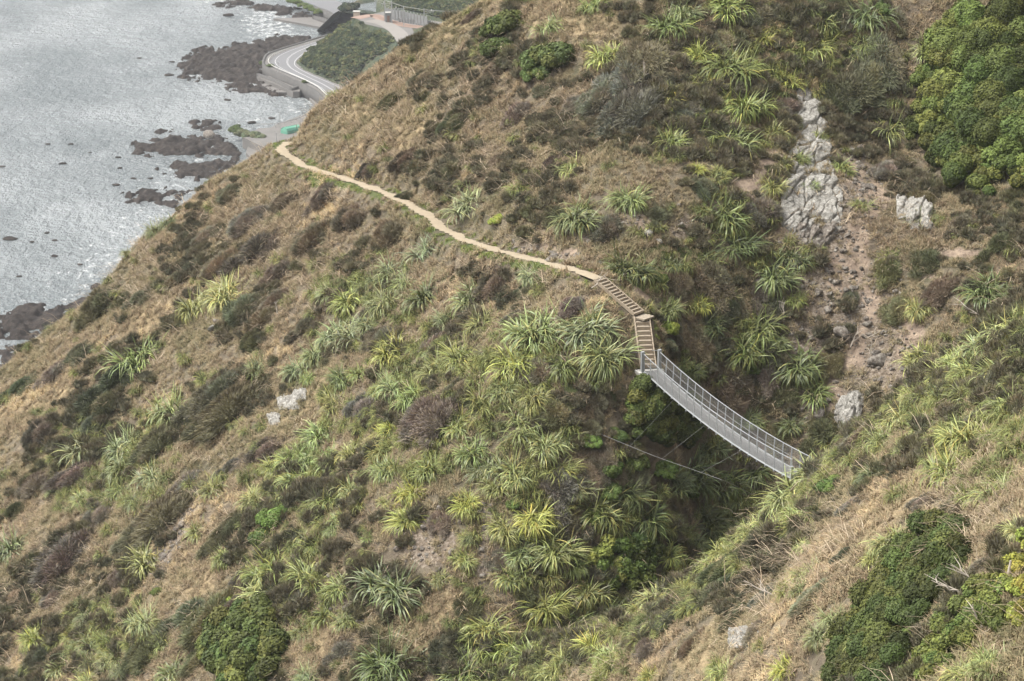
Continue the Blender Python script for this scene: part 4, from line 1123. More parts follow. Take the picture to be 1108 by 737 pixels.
TONE.update({'1': ('dark green', (.056, .076, .022)), '2': ('bright green', (.095, .135, .032)), '3': ('yellow-green', (.155, .175, .038)), '4': ('mid green', (.072, .098, .026)), '5': ('lime', (.20, .25, .05)), '6': ('sage', (.10, .115, .065))})
BUSH = [(300, 554, 22, '2'), (284, 576, 20, '1'), (246, 646, 13, '5'), (220, 687, 8, '5'), (537, 237, 10, '3'), (724, 355, 13, '5'), (722, 372, 12, '6'), (660, 505, 15, '1'),
        (902, 522, 18, '2'), (546, 26, 27, '1'), (540, 48, 23, '1'), (594, 60, 30, '1'), (580, 78, 18, '4'), (982, 691, 20, '2'), (640, 475, 13, '2'), (955, 8, 13, '1'), (715, 300, 10, '4'), (815, 398, 10, '4'), (775, 585, 12, '1'), (688, 580, 14, '1'),
        (1090, 668, 11, '3'), (668, 468, 14, '4'), (688, 498, 17, '1'), (718, 506, 15, '4'), (742, 528, 16, '1'), (660, 530, 14, '4'), (640, 560, 14, '1'), (170, 640, 8, '4'), (555, 545, 8, '4')]
bush_items = make_plants(BUSH, BROAD, 'leafy_bush', lambda it: f"{size_word(it['r'])} leafy bush", 'bush', 'leafy bushes', .35, (1.1, 1.1, 1.1), .1)
# big single crowns with their own shape: thickets and hedges, lumps strung along a line
BIGB = []
def big_bush(name, pts, label, seed, tone, leaf=.16, dens=60, trunk=True, cat='bush', m=None, hgt=.8):
    """pts: (px, py, r px, tone factor)"""
    r = np.random.default_rng(seed); W = world_plants([(a, b, c * .2) for a, b, c, *_ in pts])
    BIGB.extend((w[0], w[1], c * np.linalg.norm(w - [0, 0, CAMZ]) / F) for (a, b, c, *_), w in zip(pts, W))
    Vs, Qs_, Cs = [], [], []; off = 0; base = W.mean(0); base = W[np.argmin(np.linalg.norm(W - base, axis=1))]
    for (px, py, rad, *tf), w in zip(pts, W):
        R = rad * np.linalg.norm(w - [0, 0, CAMZ]) / F; tfv = tf[0] if tf else 1.0
        nl = max(4, int(11 * (rad / 18) ** 1.3))
        for j in range(nl):
            a = r.uniform(0, 6.283); q = math.sqrt(r.uniform(0, 1)) * rad * .8
            w2, _ = raycast([px + q * math.cos(a)], [py + rad * .35 + q * math.sin(a)]); x, y = w2[0][0], w2[0][1]
            rd = R * r.uniform(.34, .58); z = float(lookup(GZ, np.array([x]), np.array([y]))[0]) + hgt * rd * r.uniform(.5, 1.3)
            tn = tfv * r.uniform(.6, 1.4); warm = r.uniform(.9, 1.35)
            n_ = int(dens * rd * rd * 12)
            d = r.normal(size=(n_, 3)); d /= np.linalg.norm(d, axis=1)[:, None]; d[:, 2] = np.abs(d[:, 2]) * np.where(r.random(n_) < .8, 1, -.5)
            c = np.array([x, y, z]) + d * rd * (1 - np.abs(r.normal(0, .10, (n_, 1)))) * (1 + .12 * np.sin(6 * d[:, :1] + j) * np.cos(7 * d[:, 1:2]))
            nr = d + r.normal(0, .5, (n_, 3)) + [0, 0, .4]; nr /= np.linalg.norm(nr, axis=1)[:, None]
            V, Q = quads(c - base, nr, leaf * r.uniform(.6, 1.5, n_), r)
            Vs.append(V); Qs_.append(Q + off); off += len(V)
            tt = tn * r.uniform(.7, 1.3, n_)[:, None] * np.stack([np.full(n_, warm), np.ones(n_), r.uniform(.8, 1.2, n_)], 1)
            Cs.append(np.repeat(tt, 4, 0))
            nu, nv = 10, 6; vv = []
            for jj in range(nv + 1):
                for i in range(nu):
                    th = math.pi * jj / nv; ph = 2 * math.pi * i / nu; rr_ = rd * .86
                    vv.append((x + rr_ * math.sin(th) * math.cos(ph) - base[0], y + rr_ * math.sin(th) * math.sin(ph) - base[1], z + rr_ * math.cos(th) - base[2]))
            Qs_.append(np.array([(off + jj * nu + i, off + jj * nu + (i + 1) % nu, off + (jj + 1) * nu + (i + 1) % nu, off + (jj + 1) * nu + i) for jj in range(nv) for i in range(nu)]))
            Vs.append(np.array(vv)); Cs.append(np.full((len(vv), 3), .5)); off += len(vv)
    root = empty(name, tuple(base), label, cat)
    c = TONE[tone][1]
    cr = link('crown', mesh_np('crown', np.vstack(Vs), np.vstack(Qs_), m or M_broad, False, None, np.vstack(Cs)), root); cr.color = (*c, 1)
    if trunk:
        t = MB(); t.tube([(0, 0, -.4), (.05, 0, .4), (.1, .05, 1.0)], [.14, .10, .05]); link('trunk', t.mesh('trunk', M_deadwood), root)
    return root
big_bush('green_thicket', [(1040, 62, 36, 1.05), (1078, 45, 34, .65), (1100, 8, 22, .38), (1028, 100, 32, 1.2), (1068, 105, 36, .8), (1100, 90, 30, .6), (1008, 130, 20, 1.2), (1048, 150, 36, .7), (1092, 150, 32, .9), (985, 140, 13, .8), (1015, 160, 20, .6), (1005, 60, 14, .9), (1060, 205, 16, .8),
     (1035, 182, 24, .75), (1100, 192, 18, 1.25), (1130, 120, 30), (1120, 60, 30, .7), (1002, 92, 16, 1.1), (1070, 175, 22, 1.2)], 'broad bright green leafy thicket covering the slope at the upper right', 61, '4', .12, 105, hgt=1.4)
big_bush('dark_hedge_bush', [(1022, 588, 26, .9), (1004, 600, 28, 1.0), (1030, 604, 22, .6), (985, 622, 30, .95), (1008, 630, 24, .6), (968, 646, 31, .95), (990, 652, 25, .7), (950, 672, 32, .85), (976, 674, 25, .6), (934, 698, 32, .95), (916, 726, 30, .9), (955, 708, 28, .6), (935, 745, 26, .8), (990, 600, 10, 2.2), (972, 618, 11, 2.4), (954, 638, 11, 2.3), (938, 658, 11, 2.4), (920, 684, 11, 2.2), (906, 708, 11, 2.4), (1008, 584, 10, 1.9), (944, 690, 11, 1.7), (965, 664, 10, 1.8)],  # tone factors paint a sunlit upper-left edge and a shaded right side
     'long dark green bush running down the near slope', 62, '1', .075, 210, hgt=1.5)
big_bush('trailing_hedge_bush', [(1064, 652, 20, 1.1), (1048, 668, 22, .9), (1032, 688, 22, 1.0), (1015, 706, 20, 1.1), (1070, 674, 18, .7), (1000, 722, 18, 1.2), (1080, 636, 13, 1.5), (1055, 646, 15, 1.4), (985, 735, 16, 1.1)], 'low green bush trailing downhill right of the long dark one', 63, '4', .075, 200, hgt=1.3)
big_bush('corner_bush', [(1100, 610, 14, 1.1), (1104, 640, 16, 1.0), (1090, 628, 12, 1.2), (1104, 668, 16, .9), (1075, 640, 9, 1.3), (1112, 590, 14)], 'yellow-green leafy bush cut by the right edge above the corner', 64, '3', .08, 180, hgt=1.3)
big_bush('broad_dark_bush', [(245, 688, 26, .9), (275, 680, 26, 1.0), (262, 705, 28, .9), (290, 700, 22, .85), (240, 712, 22, 1.1), (275, 722, 24, .9), (250, 732, 22, 1.3)], 'broad dark green bush with round leaves at the bottom left', 65, '1', .17, 65, hgt=1.2)
big_bush('gully_bush', [(665, 596, 20, 1.5), (690, 590, 20, .7), (705, 602, 18, .6), (660, 620, 18, 1.2), (685, 618, 20, .8), (650, 604, 14, 1.7), (700, 622, 14, .9)], 'dense bush half yellow-green half dark in the gully bottom', 66, '4', .16, 70)
big_bush('round_dark_bush', [(702, 436, 22, 1.3), (728, 450, 24, .9), (700, 462, 22, 1.1), (724, 472, 20, 1.0), (748, 468, 18, .9), (693, 436, 16, 2.4), (708, 448, 14, 2.0)], 'round dark green bush growing under the left part of the bridge', 67, '1', .11, 110, hgt=1.5)

# ------------------------------------------------------------------ rock outcrops and boulders
OUTC = []
def outcrop(poly_px, label, seed, bulge=.9, m=M_rock, cell=1.3, name='rock_outcrop'):
    OUTC.append(poly_px)
    xs = [q[0] for q in poly_px]; ys = [q[1] for q in poly_px]
    st = .8; PX, PY = np.meshgrid(np.arange(min(xs) - 2, max(xs) + 2, st), np.arange(min(ys) - 2, max(ys) + 2, st))
    W, _ = raycast(PX.ravel(), PY.ravel())
    ins = inside(PX.ravel(), PY.ravel(), poly_px)
    dist = near_poly(PX.ravel(), PY.ravel(), np.array(poly_px + poly_px[:1], float))
    sd_ = np.where(ins, dist, -dist) / 4.0
    N = normal_at(W[:, 0], W[:, 1]).T
    u = W[:, 0] * .9 - W[:, 1] * .3; v = W[:, 2] * 1.1 + W[:, 1] * .3
    r1, d1, s1, ox, oy = cells(u / cell + .3 * fbm(u, v, 2, seed), v / (cell * 1.6), seed)
    r2, d2, s2, ox2, oy2 = cells(u / (cell * .35), v / (cell * .5), seed + 3)
    e = np.clip(sd_ + 1.5 + fbm(u * 1.2, v * 1.2, 3, seed + 6) * 1.3, -1, 2.2)
    h = np.minimum(e, 1) * bulge * (.35 + .9 * r1 + .35 * ox * (r1 - .5) * 2 + .3 * oy) + (r2 - .5) * .16 + .07 * ox2 * r2 - .18 * np.exp(-((s1 - d1) / .09) ** 2)
    h = np.where(e > -.1, h, -.6)
    P3 = W + N * h[:, None]
    ii = np.arange(PX.size).reshape(PX.shape)
    q = np.stack([ii[:-1, :-1], ii[:-1, 1:], ii[1:, 1:], ii[1:, :-1]], -1).reshape(-1, 4)[:, ::-1]
    q = q[(e[q] > -.6).all(1)]
    used, inv = np.unique(q, return_inverse=True)
    return link(name, mesh_np(name, P3[used], inv.reshape(-1, 4), m), None, None, label, 'rock')
outcrop([(868, 98), (880, 97), (886, 112), (884, 128), (893, 140), (898, 160), (893, 172), (900, 190), (908, 205), (910, 232), (903, 246), (894, 236), (884, 226), (878, 246), (866, 252), (850, 240), (846, 215), (852, 196), (862, 182), (858, 168), (868, 150), (852, 134), (858, 118)],
        'tall pale grey fractured cliff outcrop in the upper right hillside', 90, .28)
outcrop([(985, 222), (1000, 220), (1008, 230), (1004, 244), (990, 248), (982, 238)], 'small pale grey crag below the big green thicket', 91, .6)
outcrop([(975, 218), (984, 226), (982, 236), (974, 234), (972, 226)], 'narrow pale stone beside the small crag below the thicket', 92, .4)
outcrop([(862, 246), (885, 246), (902, 250), (895, 262), (878, 268), (866, 260)], 'broken tan rock directly under the tall pale cliff', 93, .5, M_stone, .7)
outcrop([(912, 432), (926, 425), (934, 436), (930, 456), (914, 466), (906, 452)], 'pale lichen-covered rock just above the near ridge line', 94, .7)
outcrop([(305, 436), (318, 428), (328, 424), (331, 429), (320, 438), (310, 442)], 'white rock patch in the dry grass left of the flax belt', 95, .4, M_rock, .6)
outcrop([(292, 452), (300, 450), (303, 456), (295, 459)], 'small white stone below the white rock patch', 96, .3, M_rock, .5)
outcrop([(796, 688), (816, 680), (822, 684), (806, 694), (796, 702)], 'flat grey rock slab at the bottom of the near slope', 97, .4, M_rock, .7)
def boulder(px, py, r, label, m=M_rock, sc_=(1, 1, .8), k=0):
    w, _ = raycast([px], [py]); R = r * np.linalg.norm(w[0] - [0, 0, CAMZ]) / F
    o = link('boulder', boulder_mesh(k, m), None, tuple(w[0] + [0, 0, R * .3]), label, 'boulder'); o.scale = (R * sc_[0], R * sc_[1], R * sc_[2]); o.rotation_euler = (.3, .2, k * 1.3)
boulder(231, 358, 10, 'lone grey boulder beneath the pale flax pair on the left slope', sc_=(1.2, .8, .7), k=1)
boulder(234, 350, 7, 'smaller mossy boulder resting on the lone grey one', M_stone, k=2)
boulder(822, 583, 8, 'cream boulder on the near ridge beside the pale flax', k=3)
boulder(700, 254, 8, 'white boulder beside the dark flax above the stairs', k=4)
boulder(808, 394, 6, 'small pale boulder left of the scree gully', k=5)
boulder(713, 262, 5, 'small white stone right of the white boulder above the stairs', k=0)
boulder(940, 460, 7, 'grey stone half buried at the near ridge line', M_stone, k=1)
boulder(458, 152 + 420, 6, 'dark stone beneath the yellowish flax in the stony patch', M_stone, k=2)
p = Pz(229, 147, .5); s = 9 / F * 900
o = link('sea_rock', boulder_mesh(2, M_stone), None, tuple(p), 'tall pointed rock standing on the broad reef', 'rock'); o.scale = (s * .9, s * 1.4, s * 1.2); o.rotation_euler = (.2, .5, 1)

# ------------------------------------------------------------------ bleached dead branches
def dead_branch(px, py, L, ang, label, seed, forks=5, lift=.5):
    r = np.random.default_rng(seed); w, _ = raycast([px], [py]); w = w[0]
    sc1 = np.linalg.norm(w - [0, 0, CAMZ]) / F; Lw = L * sc1; m = MB()
    d = np.array([math.cos(ang), .25, math.sin(ang)]); pts = [np.zeros(3)]
    for i in range(5): pts.append(pts[-1] + (d + r.normal(0, .22, 3)) * Lw / 5)
    m.tube(pts, [.055, .05, .042, .034, .025, .014], 5)
    for k in range(forks):
        b = pts[1 + k % 4]; dd = d + r.normal(0, .7, 3); p2 = [b, b + dd * Lw * .16, b + (dd + r.normal(0, .3, 3)) * Lw * .33]
        m.tube(p2, [.034, .024, .01], 4)
    link('dead_branch', m.mesh('dead_branch', M_deadwood), None, tuple(w + [0, 0, lift]), label, 'branch', 'bleached dead branches')
for a in [(1062, 350, 26, 2.5, 'bare branch poking over the top of the near ridge'), (936, 372, 26, .2, 'bleached forked branch lying on the scree'), (920, 382, 22, 1.0, 'bleached twig below the forked branch on the scree'),
          (942, 392, 16, 1.4, 'short upright dead stick low on the scree'), (640, 318, 22, .75, 'dead stick leaning beside the upper stair flight'), (1040, 655, 34, 2.7, 'long bare branch above the trailing bush'),
          (1052, 640, 26, 2.4, 'thinner bare branch over the long bare one'), (1062, 690, 24, 1.9, 'dead twiggy branch in front of the trailing bush'), (848, 352, 22, 1.55, 'upright dead stem left of the scree slope'),
          (697, 92, 18, 1.5, 'dead twigs standing in the grey shrubs near the top'), (380, 492, 18, -.3, 'fallen grey branch below the flax belt'), (500, 492, 22, -.2, 'fallen pale stick below the olive flax'),
          (836, 652, 30, 2.6, 'fine dead branches on the near slope'), (300, 345, 14, 1.6, 'thin dead stem on the dark shrubs at left')]:
    dead_branch(a[0], a[1], a[2], a[3], a[4], int(a[0]))

# ------------------------------------------------------------------ ground cover: blades, low scrub, dry stalks, stones
def tuft(seed, n, h, spread, w, lean=.5, pal=((1.25, 1.1, .95), (.8, .85, .7)), curl=.6):
    r = np.random.default_rng(seed); V = []; Q = []; C = []
    for i in range(n):
        a = r.uniform(0, 6.283); q = math.sqrt(r.random()) * spread; b = np.array([q * math.cos(a), q * math.sin(a), -.05])
        az = r.uniform(0, 6.283); L = h * r.uniform(.5, 1.2); le = r.uniform(.1, lean * 2)
        d1 = np.array([math.cos(az) * math.sin(le), math.sin(az) * math.sin(le), math.cos(le)]); le2 = le + curl * r.uniform(.3, 1.5)
        d2 = np.array([math.cos(az) * math.sin(le2), math.sin(az) * math.sin(le2), math.cos(le2)])
        s = np.array([-math.sin(az), math.cos(az), 0]) * w / 2; b0 = len(V)
        p1 = b + d1 * L * .55; p2 = p1 + d2 * L * .45
        V += [b - s, b + s, p1 + s * .8, p1 - s * .8, p2 + s * .15, p2 - s * .15]
        Q += [(b0, b0 + 1, b0 + 2, b0 + 3), (b0 + 3, b0 + 2, b0 + 4, b0 + 5)]
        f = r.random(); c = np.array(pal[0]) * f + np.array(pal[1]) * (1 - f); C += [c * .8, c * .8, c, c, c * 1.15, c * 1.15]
    return V, Q, C
def grass_mat(name, green=False):
    m, nt, b = mat(name)
    pos = wpos(nt)
    if green: c = ramp(nt, noise(nt, pos, .6, 3, .6), [(.3, (.085, .12, .03)), (.7, (.19, .23, .07))])
    else: c = grass_color(nt, pos, 1.14)
    c = mixc(nt, 1.0, c, attr(nt, 'tint').outputs['Color'], 'MULTIPLY')
    nt.links.new(c, b.inputs['Base Color']); b.inputs['Roughness'].default_value = .8; b.inputs['Specular IOR Level'].default_value = .2
    return m
M_dry = grass_mat('dry_grass_blades'); M_grn = grass_mat('green_grass_blades', True)
def proto(name, V, Q, C, m):
    return bpy.data.objects.new(name, mesh_np(name, V, Q, m, False, None, C))
def scatter(name, protos, P_, rotz, scl, tilt, label, m_list=None):
    coll = bpy.data.collections.new(name + '_source')
    for p in protos: coll.objects.link(p)
    me = bpy.data.meshes.new(name); me.vertices.add(len(P_)); me.vertices.foreach_set('co', np.asarray(P_, np.float32).ravel())
    rot = np.zeros((len(P_), 3), np.float32); rot[:, 0] = tilt[:, 0]; rot[:, 1] = tilt[:, 1]; rot[:, 2] = rotz
    a = me.attributes.new('rot', 'FLOAT_VECTOR', 'POINT'); a.data.foreach_set('vector', rot.ravel())
    a = me.attributes.new('scl', 'FLOAT', 'POINT'); a.data.foreach_set('value', np.asarray(scl, np.float32))
    a = me.attributes.new('pick', 'INT', 'POINT'); a.data.foreach_set('value', rng.integers(0, len(protos), len(P_)).astype(np.int32))
    o = link(name, me, None, None, label, None, None, 'stuff')
    ng = bpy.data.node_groups.new(name, 'GeometryNodeTree')
    ng.interface.new_socket('Geometry', in_out='INPUT', socket_type='NodeSocketGeometry'); ng.interface.new_socket('Geometry', in_out='OUTPUT', socket_type='NodeSocketGeometry')
    N = ng.nodes; gi = N.new('NodeGroupInput'); go = N.new('NodeGroupOutput'); ip = N.new('GeometryNodeInstanceOnPoints'); ci = N.new('GeometryNodeCollectionInfo')
    ci.inputs['Collection'].default_value = coll; ci.inputs['Separate Children'].default_value = True; ci.inputs['Reset Children'].default_value = True
    ip.inputs['Pick Instance'].default_value = True
    def na(nm, t):
        x = N.new('GeometryNodeInputNamedAttribute'); x.data_type = t; x.inputs[0].default_value = nm; return x.outputs['Attribute']
    ng.links.new(gi.outputs[0], ip.inputs['Points']); ng.links.new(ci.outputs[0], ip.inputs['Instance'])
    ng.links.new(na('pick', 'INT'), ip.inputs['Instance Index']); ng.links.new(na('rot', 'FLOAT_VECTOR'), ip.inputs['Rotation']); ng.links.new(na('scl', 'FLOAT'), ip.inputs['Scale'])
    ng.links.new(ip.outputs[0], go.inputs[0])
    md = o.modifiers.new('scatter', 'NODES'); md.node_group = ng
    return o
# candidate points over the visible hillside, a margin round the frame
def candidates(dens):
    n = int((FX1 - FX0) * (FY1 - FY0) * dens)
    x = rng.uniform(FX0, FX1, n); y = rng.uniform(FY0, FY1 - 4, n); z = lookup(GZ, x, y)
    a, b, d = proj(x, y, z)
    ok = (a > -70) & (a < 1180) & (b > -50) & (b < 800)
    # drop what is turned away behind the crests
    yc = np.interp(x, CX, CY); ok &= y < yc + 5
    x, y, z, a, b = x[ok], y[ok], z[ok], a[ok], b[ok]
    return x, y, z, a, b
allpath = np.vstack([TR[::3], stp])
x, y, z, a, b = candidates(7.5)
dpath = near_poly(x, y, allpath)
pf = np.zeros(len(x))
from mathutils import kdtree
def near_plants(x, y, fac):
    hitp = np.zeros(len(x), bool)
    for it in flax_items + scrub_items + bush_items:
        w, R = it['W'], it['R'] * fac
        m = (np.abs(x - w[0]) < R) & (np.abs(y - w[1]) < R)
        hitp[m] |= np.hypot(x[m] - w[0], y[m] - w[1]) < R
    for bx_, by_, R in BIGB:
        hitp |= (x - bx_) ** 2 + (y - by_) ** 2 < (R * .85) ** 2
    a_, b_, _ = proj(x, y, lookup(GZ, x, y))
    for pl_ in OUTC: hitp |= inside(a_, b_, pl_) & (fbm(x * .9, y * .9, 2, 61) < .35)
    return hitp
under = near_plants(x, y, .62)
cl = np.maximum(region('clay', a, b), region('scree', a, b) * .9)
oc = np.zeros(len(x), bool)
keep = ~under & (dpath > .75) & (rng.random(len(x)) > cl * 1.12) & (fbm(x * .5, y * .5, 3, 77) + rng.normal(0, .25, len(x)) > -.42)
gr = (region('green', a, b) > .35) & (rng.random(len(x)) < .6) & (dpath < 2.2) | ((dpath < 1.5) & (rng.random(len(x)) < .55))
def stamp(sel, name, protos, label, s0, s1):
    n = sel.sum(); nn = normal_at(x[sel], y[sel])
    tilt = np.stack([-nn[1] * .5, nn[0] * .5], 1) + rng.normal(0, .12, (n, 2))
    # size follows a patchy pattern
    sc_ = rng.uniform(s0, s1, n) * (1 + .45 * fbm(x[sel] * .22, y[sel] * .22, 3, 33))
    return scatter(name, protos, np.stack([x[sel], y[sel], z[sel]], 1), 0 * x[sel] + (0 if False else rng.uniform(0, 6.28, n)) * 0, sc_, tilt, label)
dry = []
for i in range(6): dry.append(proto('dry_tuft', *tuft(500 + i, 46, .50, .30, .034, .6), M_dry))
grn = [proto('green_tuft', *tuft(520 + i, 40, .30, .28, .03, .5), M_grn) for i in range(3)]
stamp(keep & ~gr, 'dry_grass', dry, 'dry tan and brown grass covering the hillside', .65, 1.35)
stamp(gr & (dpath > .85), 'green_grass', grn, 'short green grass along the edges of the track', .7, 1.2)
# low dark scrub patches between the tufts
x, y, z, a, b = candidates(1.3)
dpath = near_poly(x, y, allpath)
REG['belt'] = [(q[0], q[1], q[2] * 1.3, q[3] * 1.3, 0) for q in belts] + [(770, 330, 110, 130, 0), (540, 400, 130, 90, 0)]
patch = fbm(x * .12, y * .12, 4, 91) + .35 * region('belt', a, b)
keep = (dpath > 1.6) & ~near_plants(x, y, .5) & (rng.random(len(x)) > np.maximum(np.maximum(region('clay', a, b), region('straw', a, b)) * 1.4, region('scree', a, b) * .95)) & (patch + rng.normal(0, .11, len(x)) > .06)
low = [bpy.data.objects.new('low_scrub_clump', crown(600 + i, 1300, 8, .08, .6, .5, 1.4, .35, True, (.2, .42), .7, None)) for i in range(4)]
def ground_foliage(name, stops):
    m, nt, b_ = mat(name)
    c = ramp(nt, noise(nt, wpos(nt), .25, 4, .7), stops)
    c = mixc(nt, 1.0, c, attr(nt, 'tint').outputs['Color'], 'MULTIPLY'); nt.links.new(c, b_.inputs['Base Color']); b_.inputs['Roughness'].default_value = .85
    b_.inputs['Specular IOR Level'].default_value = .15
    return m
M_low = ground_foliage('low_scrub', [(.36, (.105, .105, .066)), (.5, (.150, .138, .092)), (.62, (.145, .145, .078))])
for o in low: o.data.materials.clear(); o.data.materials.append(M_low)
n = keep.sum(); nn = normal_at(x[keep], y[keep])
scatter('low_scrub', low, np.stack([x[keep], y[keep], z[keep] - .05], 1), rng.uniform(0, 6.28, n), rng.uniform(.25, 1.1, n) ** 1.3 * (1 + .5 * patch[keep]), np.zeros((n, 2)), 'low brown and olive scrub filling in between the grass')
# small flax filling the belts between the big clumps: hundreds, so one object
M_flaxfill = ground_foliage('small_flax', [(.34, (.115, .140, .058)), (.48, (.175, .200, .075)), (.58, (.225, .245, .085)), (.68, (.17, .20, .095))])
small = [bpy.data.objects.new('small_flax_clump', strap_plant(900 + i, 260, 1.0, .1 * (i % 2), .044)) for i in range(5)]
for o in small: o.data.materials.clear(); o.data.materials.append(M_flaxfill)
x, y, z, a, b = candidates(1.5)
REG['flaxfill'] = [(690, 510, 60, 45, 0)] + [(q[0], q[1], q[2] * 1.1, q[3] * 1.1, 0) for q in belts] + [(760, 500, 60, 50, 0), (800, 300, 80, 110, 0), (560, 560, 90, 70, 0), (620, 680, 90, 50, 0), (440, 460, 90, 60, 0), (730, 590, 50, 60, 0), (1060, 480, 50, 60, 0)]
cyl = np.interp(a, CRP[:, 0], CRP[:, 1]); onnear = y < np.interp(x, NX, NY) + .5
crestband = onnear & (b > cyl - 6) & (b < cyl + np.interp(a, [600, 900, 1108], [70, 26, 90])) & (a > 560)
wf = np.maximum(region('flaxfill', a, b), crestband * .95) * .72 + .03
keep = (near_poly(x, y, allpath) > 1.8) & ~near_plants(x, y, .35) & (rng.random(len(x)) < wf * (1 + .8 * fbm(x * .15, y * .15, 3, 55))) & (rng.random(len(x)) > np.maximum(region('clay', a, b), region('scree', a, b)) * 1.3)
keep &= ~((a > 690) & (a < 880) & (b > 370) & (b < 525) & (np.abs(b - np.interp(a, [690, 880], [400, 535])) < 16))
n = keep.sum(); print('small flax', n)
scatter('flax_cover', small, np.stack([x[keep], y[keep], z[keep]], 1), rng.uniform(0, 6.28, n), rng.uniform(.55, 1.15, n), rng.normal(0, .2, (n, 2)), 'smaller flax plants filling in between the big flax bushes')
# dry stalks lying and leaning downhill
x, y, z, a, b = candidates(1.3)
dpath = near_poly(x, y, allpath)
S1 = [(430, 130, 90, 60, 30), (290, 225, 80, 45, -20), (330, 300, 60, 50, 0), (520, 110, 70, 60, 0), (600, 90, 70, 70, 0), (640, 130, 50, 60, 0), (160, 300, 60, 40, 0), (60, 620, 60, 50, 0), (540, 190, 70, 30, 0), (980, 250, 60, 60, 0), (860, 640, 80, 40, -40), (1040, 560, 60, 40, -40)]
REG['stalk'] = S1
wst = region('stalk', a, b)
keep = (dpath > 1.5) & (rng.random(len(x)) < .12 + wst * .9)
stk = []
for i in range(5):
    r = np.random.default_rng(700 + i); V = []; Q = []; C = []
    for k in range(9):
        az = r.normal(0, .5); L = r.uniform(.8, 2.2); le = r.uniform(.15, .9); b0 = len(V)
        s = np.array([-math.sin(az), math.cos(az), 0]) * .016; p0 = np.array([r.normal(0, .4), r.normal(0, .4), 0])
        p1 = p0 + np.array([math.cos(az) * math.cos(le), math.sin(az) * math.cos(le), math.sin(le)]) * L * .6
        le2 = le - r.uniform(.2, .9); p2 = p1 + np.array([math.cos(az) * math.cos(le2), math.sin(az) * math.cos(le2), math.sin(le2)]) * L * .4
        V += [p0 - s, p0 + s, p1 + s, p1 - s, p2 + s * .4, p2 - s * .4]; Q += [(b0, b0 + 1, b0 + 2, b0 + 3), (b0 + 3, b0 + 2, b0 + 4, b0 + 5)]
        c = np.array([1, .95, .9]) * r.uniform(.55, 1.2); C += [c] * 6
    stk.append(proto('stalk_bunch', V, Q, C, None))
M_stalk = ground_foliage('dry_stalks', [(.35, (.26, .20, .14)), (.65, (.46, .40, .31))])
for o in stk: o.data.materials.clear(); o.data.materials.append(M_stalk)
n = keep.sum()
scatter('dry_stalks', stk, np.stack([x[keep], y[keep], z[keep]], 1), rng.normal(3.6, .9, n), rng.uniform(.6, 1.25, n), np.zeros((n, 2)), 'long bleached stalks leaning through the dry grass')
# loose stones on the bare ground
x, y, z, a, b = candidates(12)
sw = region('scree', a, b)
keep = (rng.random(len(x)) < sw * 1.0) & (near_poly(x, y, allpath) > .7)
st = [bpy.data.objects.new('scree_stone', boulder_mesh(k, M_stone, 'scree_stone')) for k in range(6)]
n = keep.sum()
scatter('scree_stones', st, np.stack([x[keep], y[keep], z[keep]], 1), rng.uniform(0, 6.28, n), np.exp(rng.normal(-2.2, .65, n)), rng.normal(0, .4, (n, 2)), 'loose broken stones on the bare scree')

# ------------------------------------------------------------------ far vegetation: scrub on the headland, trees by the far road, shore bushes
def far_tree(px, py, z, R, label, tone, seed, name='shore_bush', cat='bush', group=None):
    p = Pz(px, py, z); o = link(name, BROAD[seed % 4], None, tuple(p), label, cat, group); o.scale = (R, R, R * .8); o.rotation_euler = (0, 0, seed)
    c = TONE[tone][1]; o.color = (*c, 1)
for i, (px, py, R, lb) in enumerate([(255, 143, 3.2, 'leftmost grey-green bush at the seaward tip of the turnout'), (262, 148, 4.0, 'biggest grey-green bush on the seaward side of the turnout'),
     (272, 150, 4.2, 'middle grey-green bush beside the turnout gravel'), (281, 151, 3.0, 'right-hand low bush beside the turnout gravel'), (256, 138, 1.8, 'tiny dark bush on the rocks before the turnout')]):
    far_tree(px, py, 3.0, R, lb, '1' if i in (0, 4) else '6', i, group='bushes beside the turnout')
far_tree(292, 73, 4.6, 2.2, 'low green bush outside the road curve', '1', 3)
far_tree(286, 70, 3.0, 2.6, 'dark bush on the seaward point of the road curve', '1', 2)
far_tree(330, 90, 4.8, 1.8, 'small dark bush at the corner of the ramp wall', '1', 5)
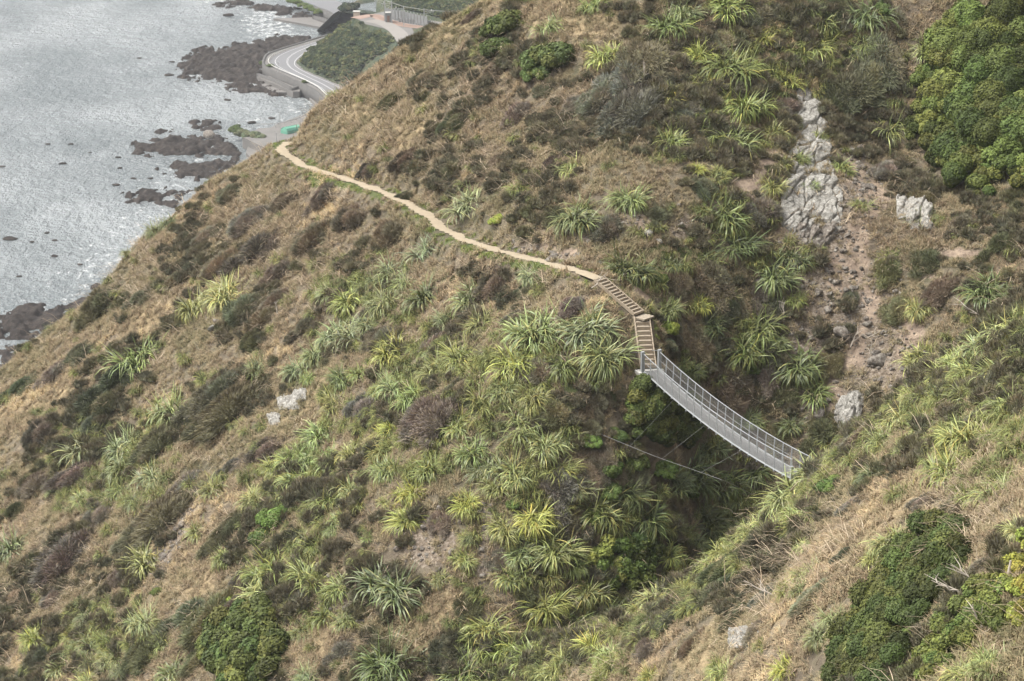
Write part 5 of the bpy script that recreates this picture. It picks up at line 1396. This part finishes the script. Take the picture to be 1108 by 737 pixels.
# scrub over the headland slope and the hill above the rail: uncountable at this distance
def far_scatter(name, obj, dens, label, smin, smax, flt, stops):
    me = bpy.data.objects[obj].data; co = np.empty(len(me.vertices) * 3, np.float32); me.vertices.foreach_get('co', co); co = co.reshape(-1, 3)
    pick = rng.random(len(co)) < dens; co = co[pick]; a, b, _ = proj(*co.T.astype(float)); k = flt(a, b, co); co = co[k]
    co = co + rng.uniform(-.8, .8, co.shape) * [1, 1, 0]
    M_ = ground_foliage(name, stops)
    ps = [bpy.data.objects.new(name + '_clump', crown(800 + i, 700, 5, .12, .5, .8, 0, .3, True, (.3, .5), .5, M_)) for i in range(3)]
    n = len(co)
    scatter(name, ps, co, rng.uniform(0, 6.28, n), rng.uniform(smin, smax, n), np.zeros((n, 2)), label)
polyH = [(335, 56), (372, 30), (384, 23), (396, 28), (414, 33), (428, 42), (432, 54), (424, 66), (445, 80), (420, 110), (372, 99), (352, 88), (336, 80), (322, 70)]
far_scatter('headland_scrub', 'headland', .8, 'low green scrub over the headland above the road', .8, 2.2, lambda a, b, co: (inside(a, b, polyH) | inside(a, b, [(425, -5), (530, -5), (530, 40), (505, 24), (470, 18), (440, 11), (425, 8)])) & (co[:, 2] > 5.5) & (fbm(co[:, 0] * .06, co[:, 1] * .06, 3, 4) > -.5),
            [(.38, (.026, .040, .022)), (.5, (.052, .068, .030)), (.62, (.13, .135, .055))])
far_scatter('hill_scrub', 'coastal_hill', .35, 'dark green bush on the hill behind the railway', 1.5, 3.2, lambda a, b, co: (b < 40) & (a > 340) & ~((b > 13) & (a < 386)) & (co[:, 2] > 4) & (fbm(co[:, 0] * .04, co[:, 1] * .04, 3, 4) > -.45) & ~inside(a, b, [(384, 10), (430, 10), (510, 26), (510, 40), (384, 24)]),
            [(.36, (.020, .032, .022)), (.5, (.036, .05, .028)), (.64, (.08, .09, .045))])
vs = [Pz(*q) for q in [(318, 3, 3.6), (326, 7, 3.6), (334, 10, 3.6), (342, 13, 3.8), (349, 15, 3.8)]]
for i, (px, py) in enumerate([(316, 3), (322, 5), (328, 8), (334, 10.5), (340, 12.5), (346, 15)]):
    far_tree(px, py, 3.2, 3.3, ['leftmost', 'second', 'third', 'fourth', 'fifth', 'rightmost'][i] + (' green shrub from the left' if 0 < i < 5 else ' green shrub') + ' in the strip below the far road', '4', i, 'roadside_shrub', 'shrub', 'shrubs below the far road')

# ------------------------------------------------------------------ sea air
hz = MB(); hz.box((0, 900, 120), (3600, 2600, 250))
hm = bpy.data.materials.new('haze'); hm.use_nodes = True; nt = hm.node_tree; nt.nodes.clear()
pv = nt.nodes.new('ShaderNodeVolumePrincipled'); pv.inputs['Color'].default_value = (.92, .95, 1, 1); pv.inputs['Density'].default_value = .00010; pv.inputs['Anisotropy'].default_value = .3
out = nt.nodes.new('ShaderNodeOutputMaterial'); nt.links.new(pv.outputs[0], out.inputs['Volume'])
link('haze', hz.mesh('haze', hm), kind='stuff')
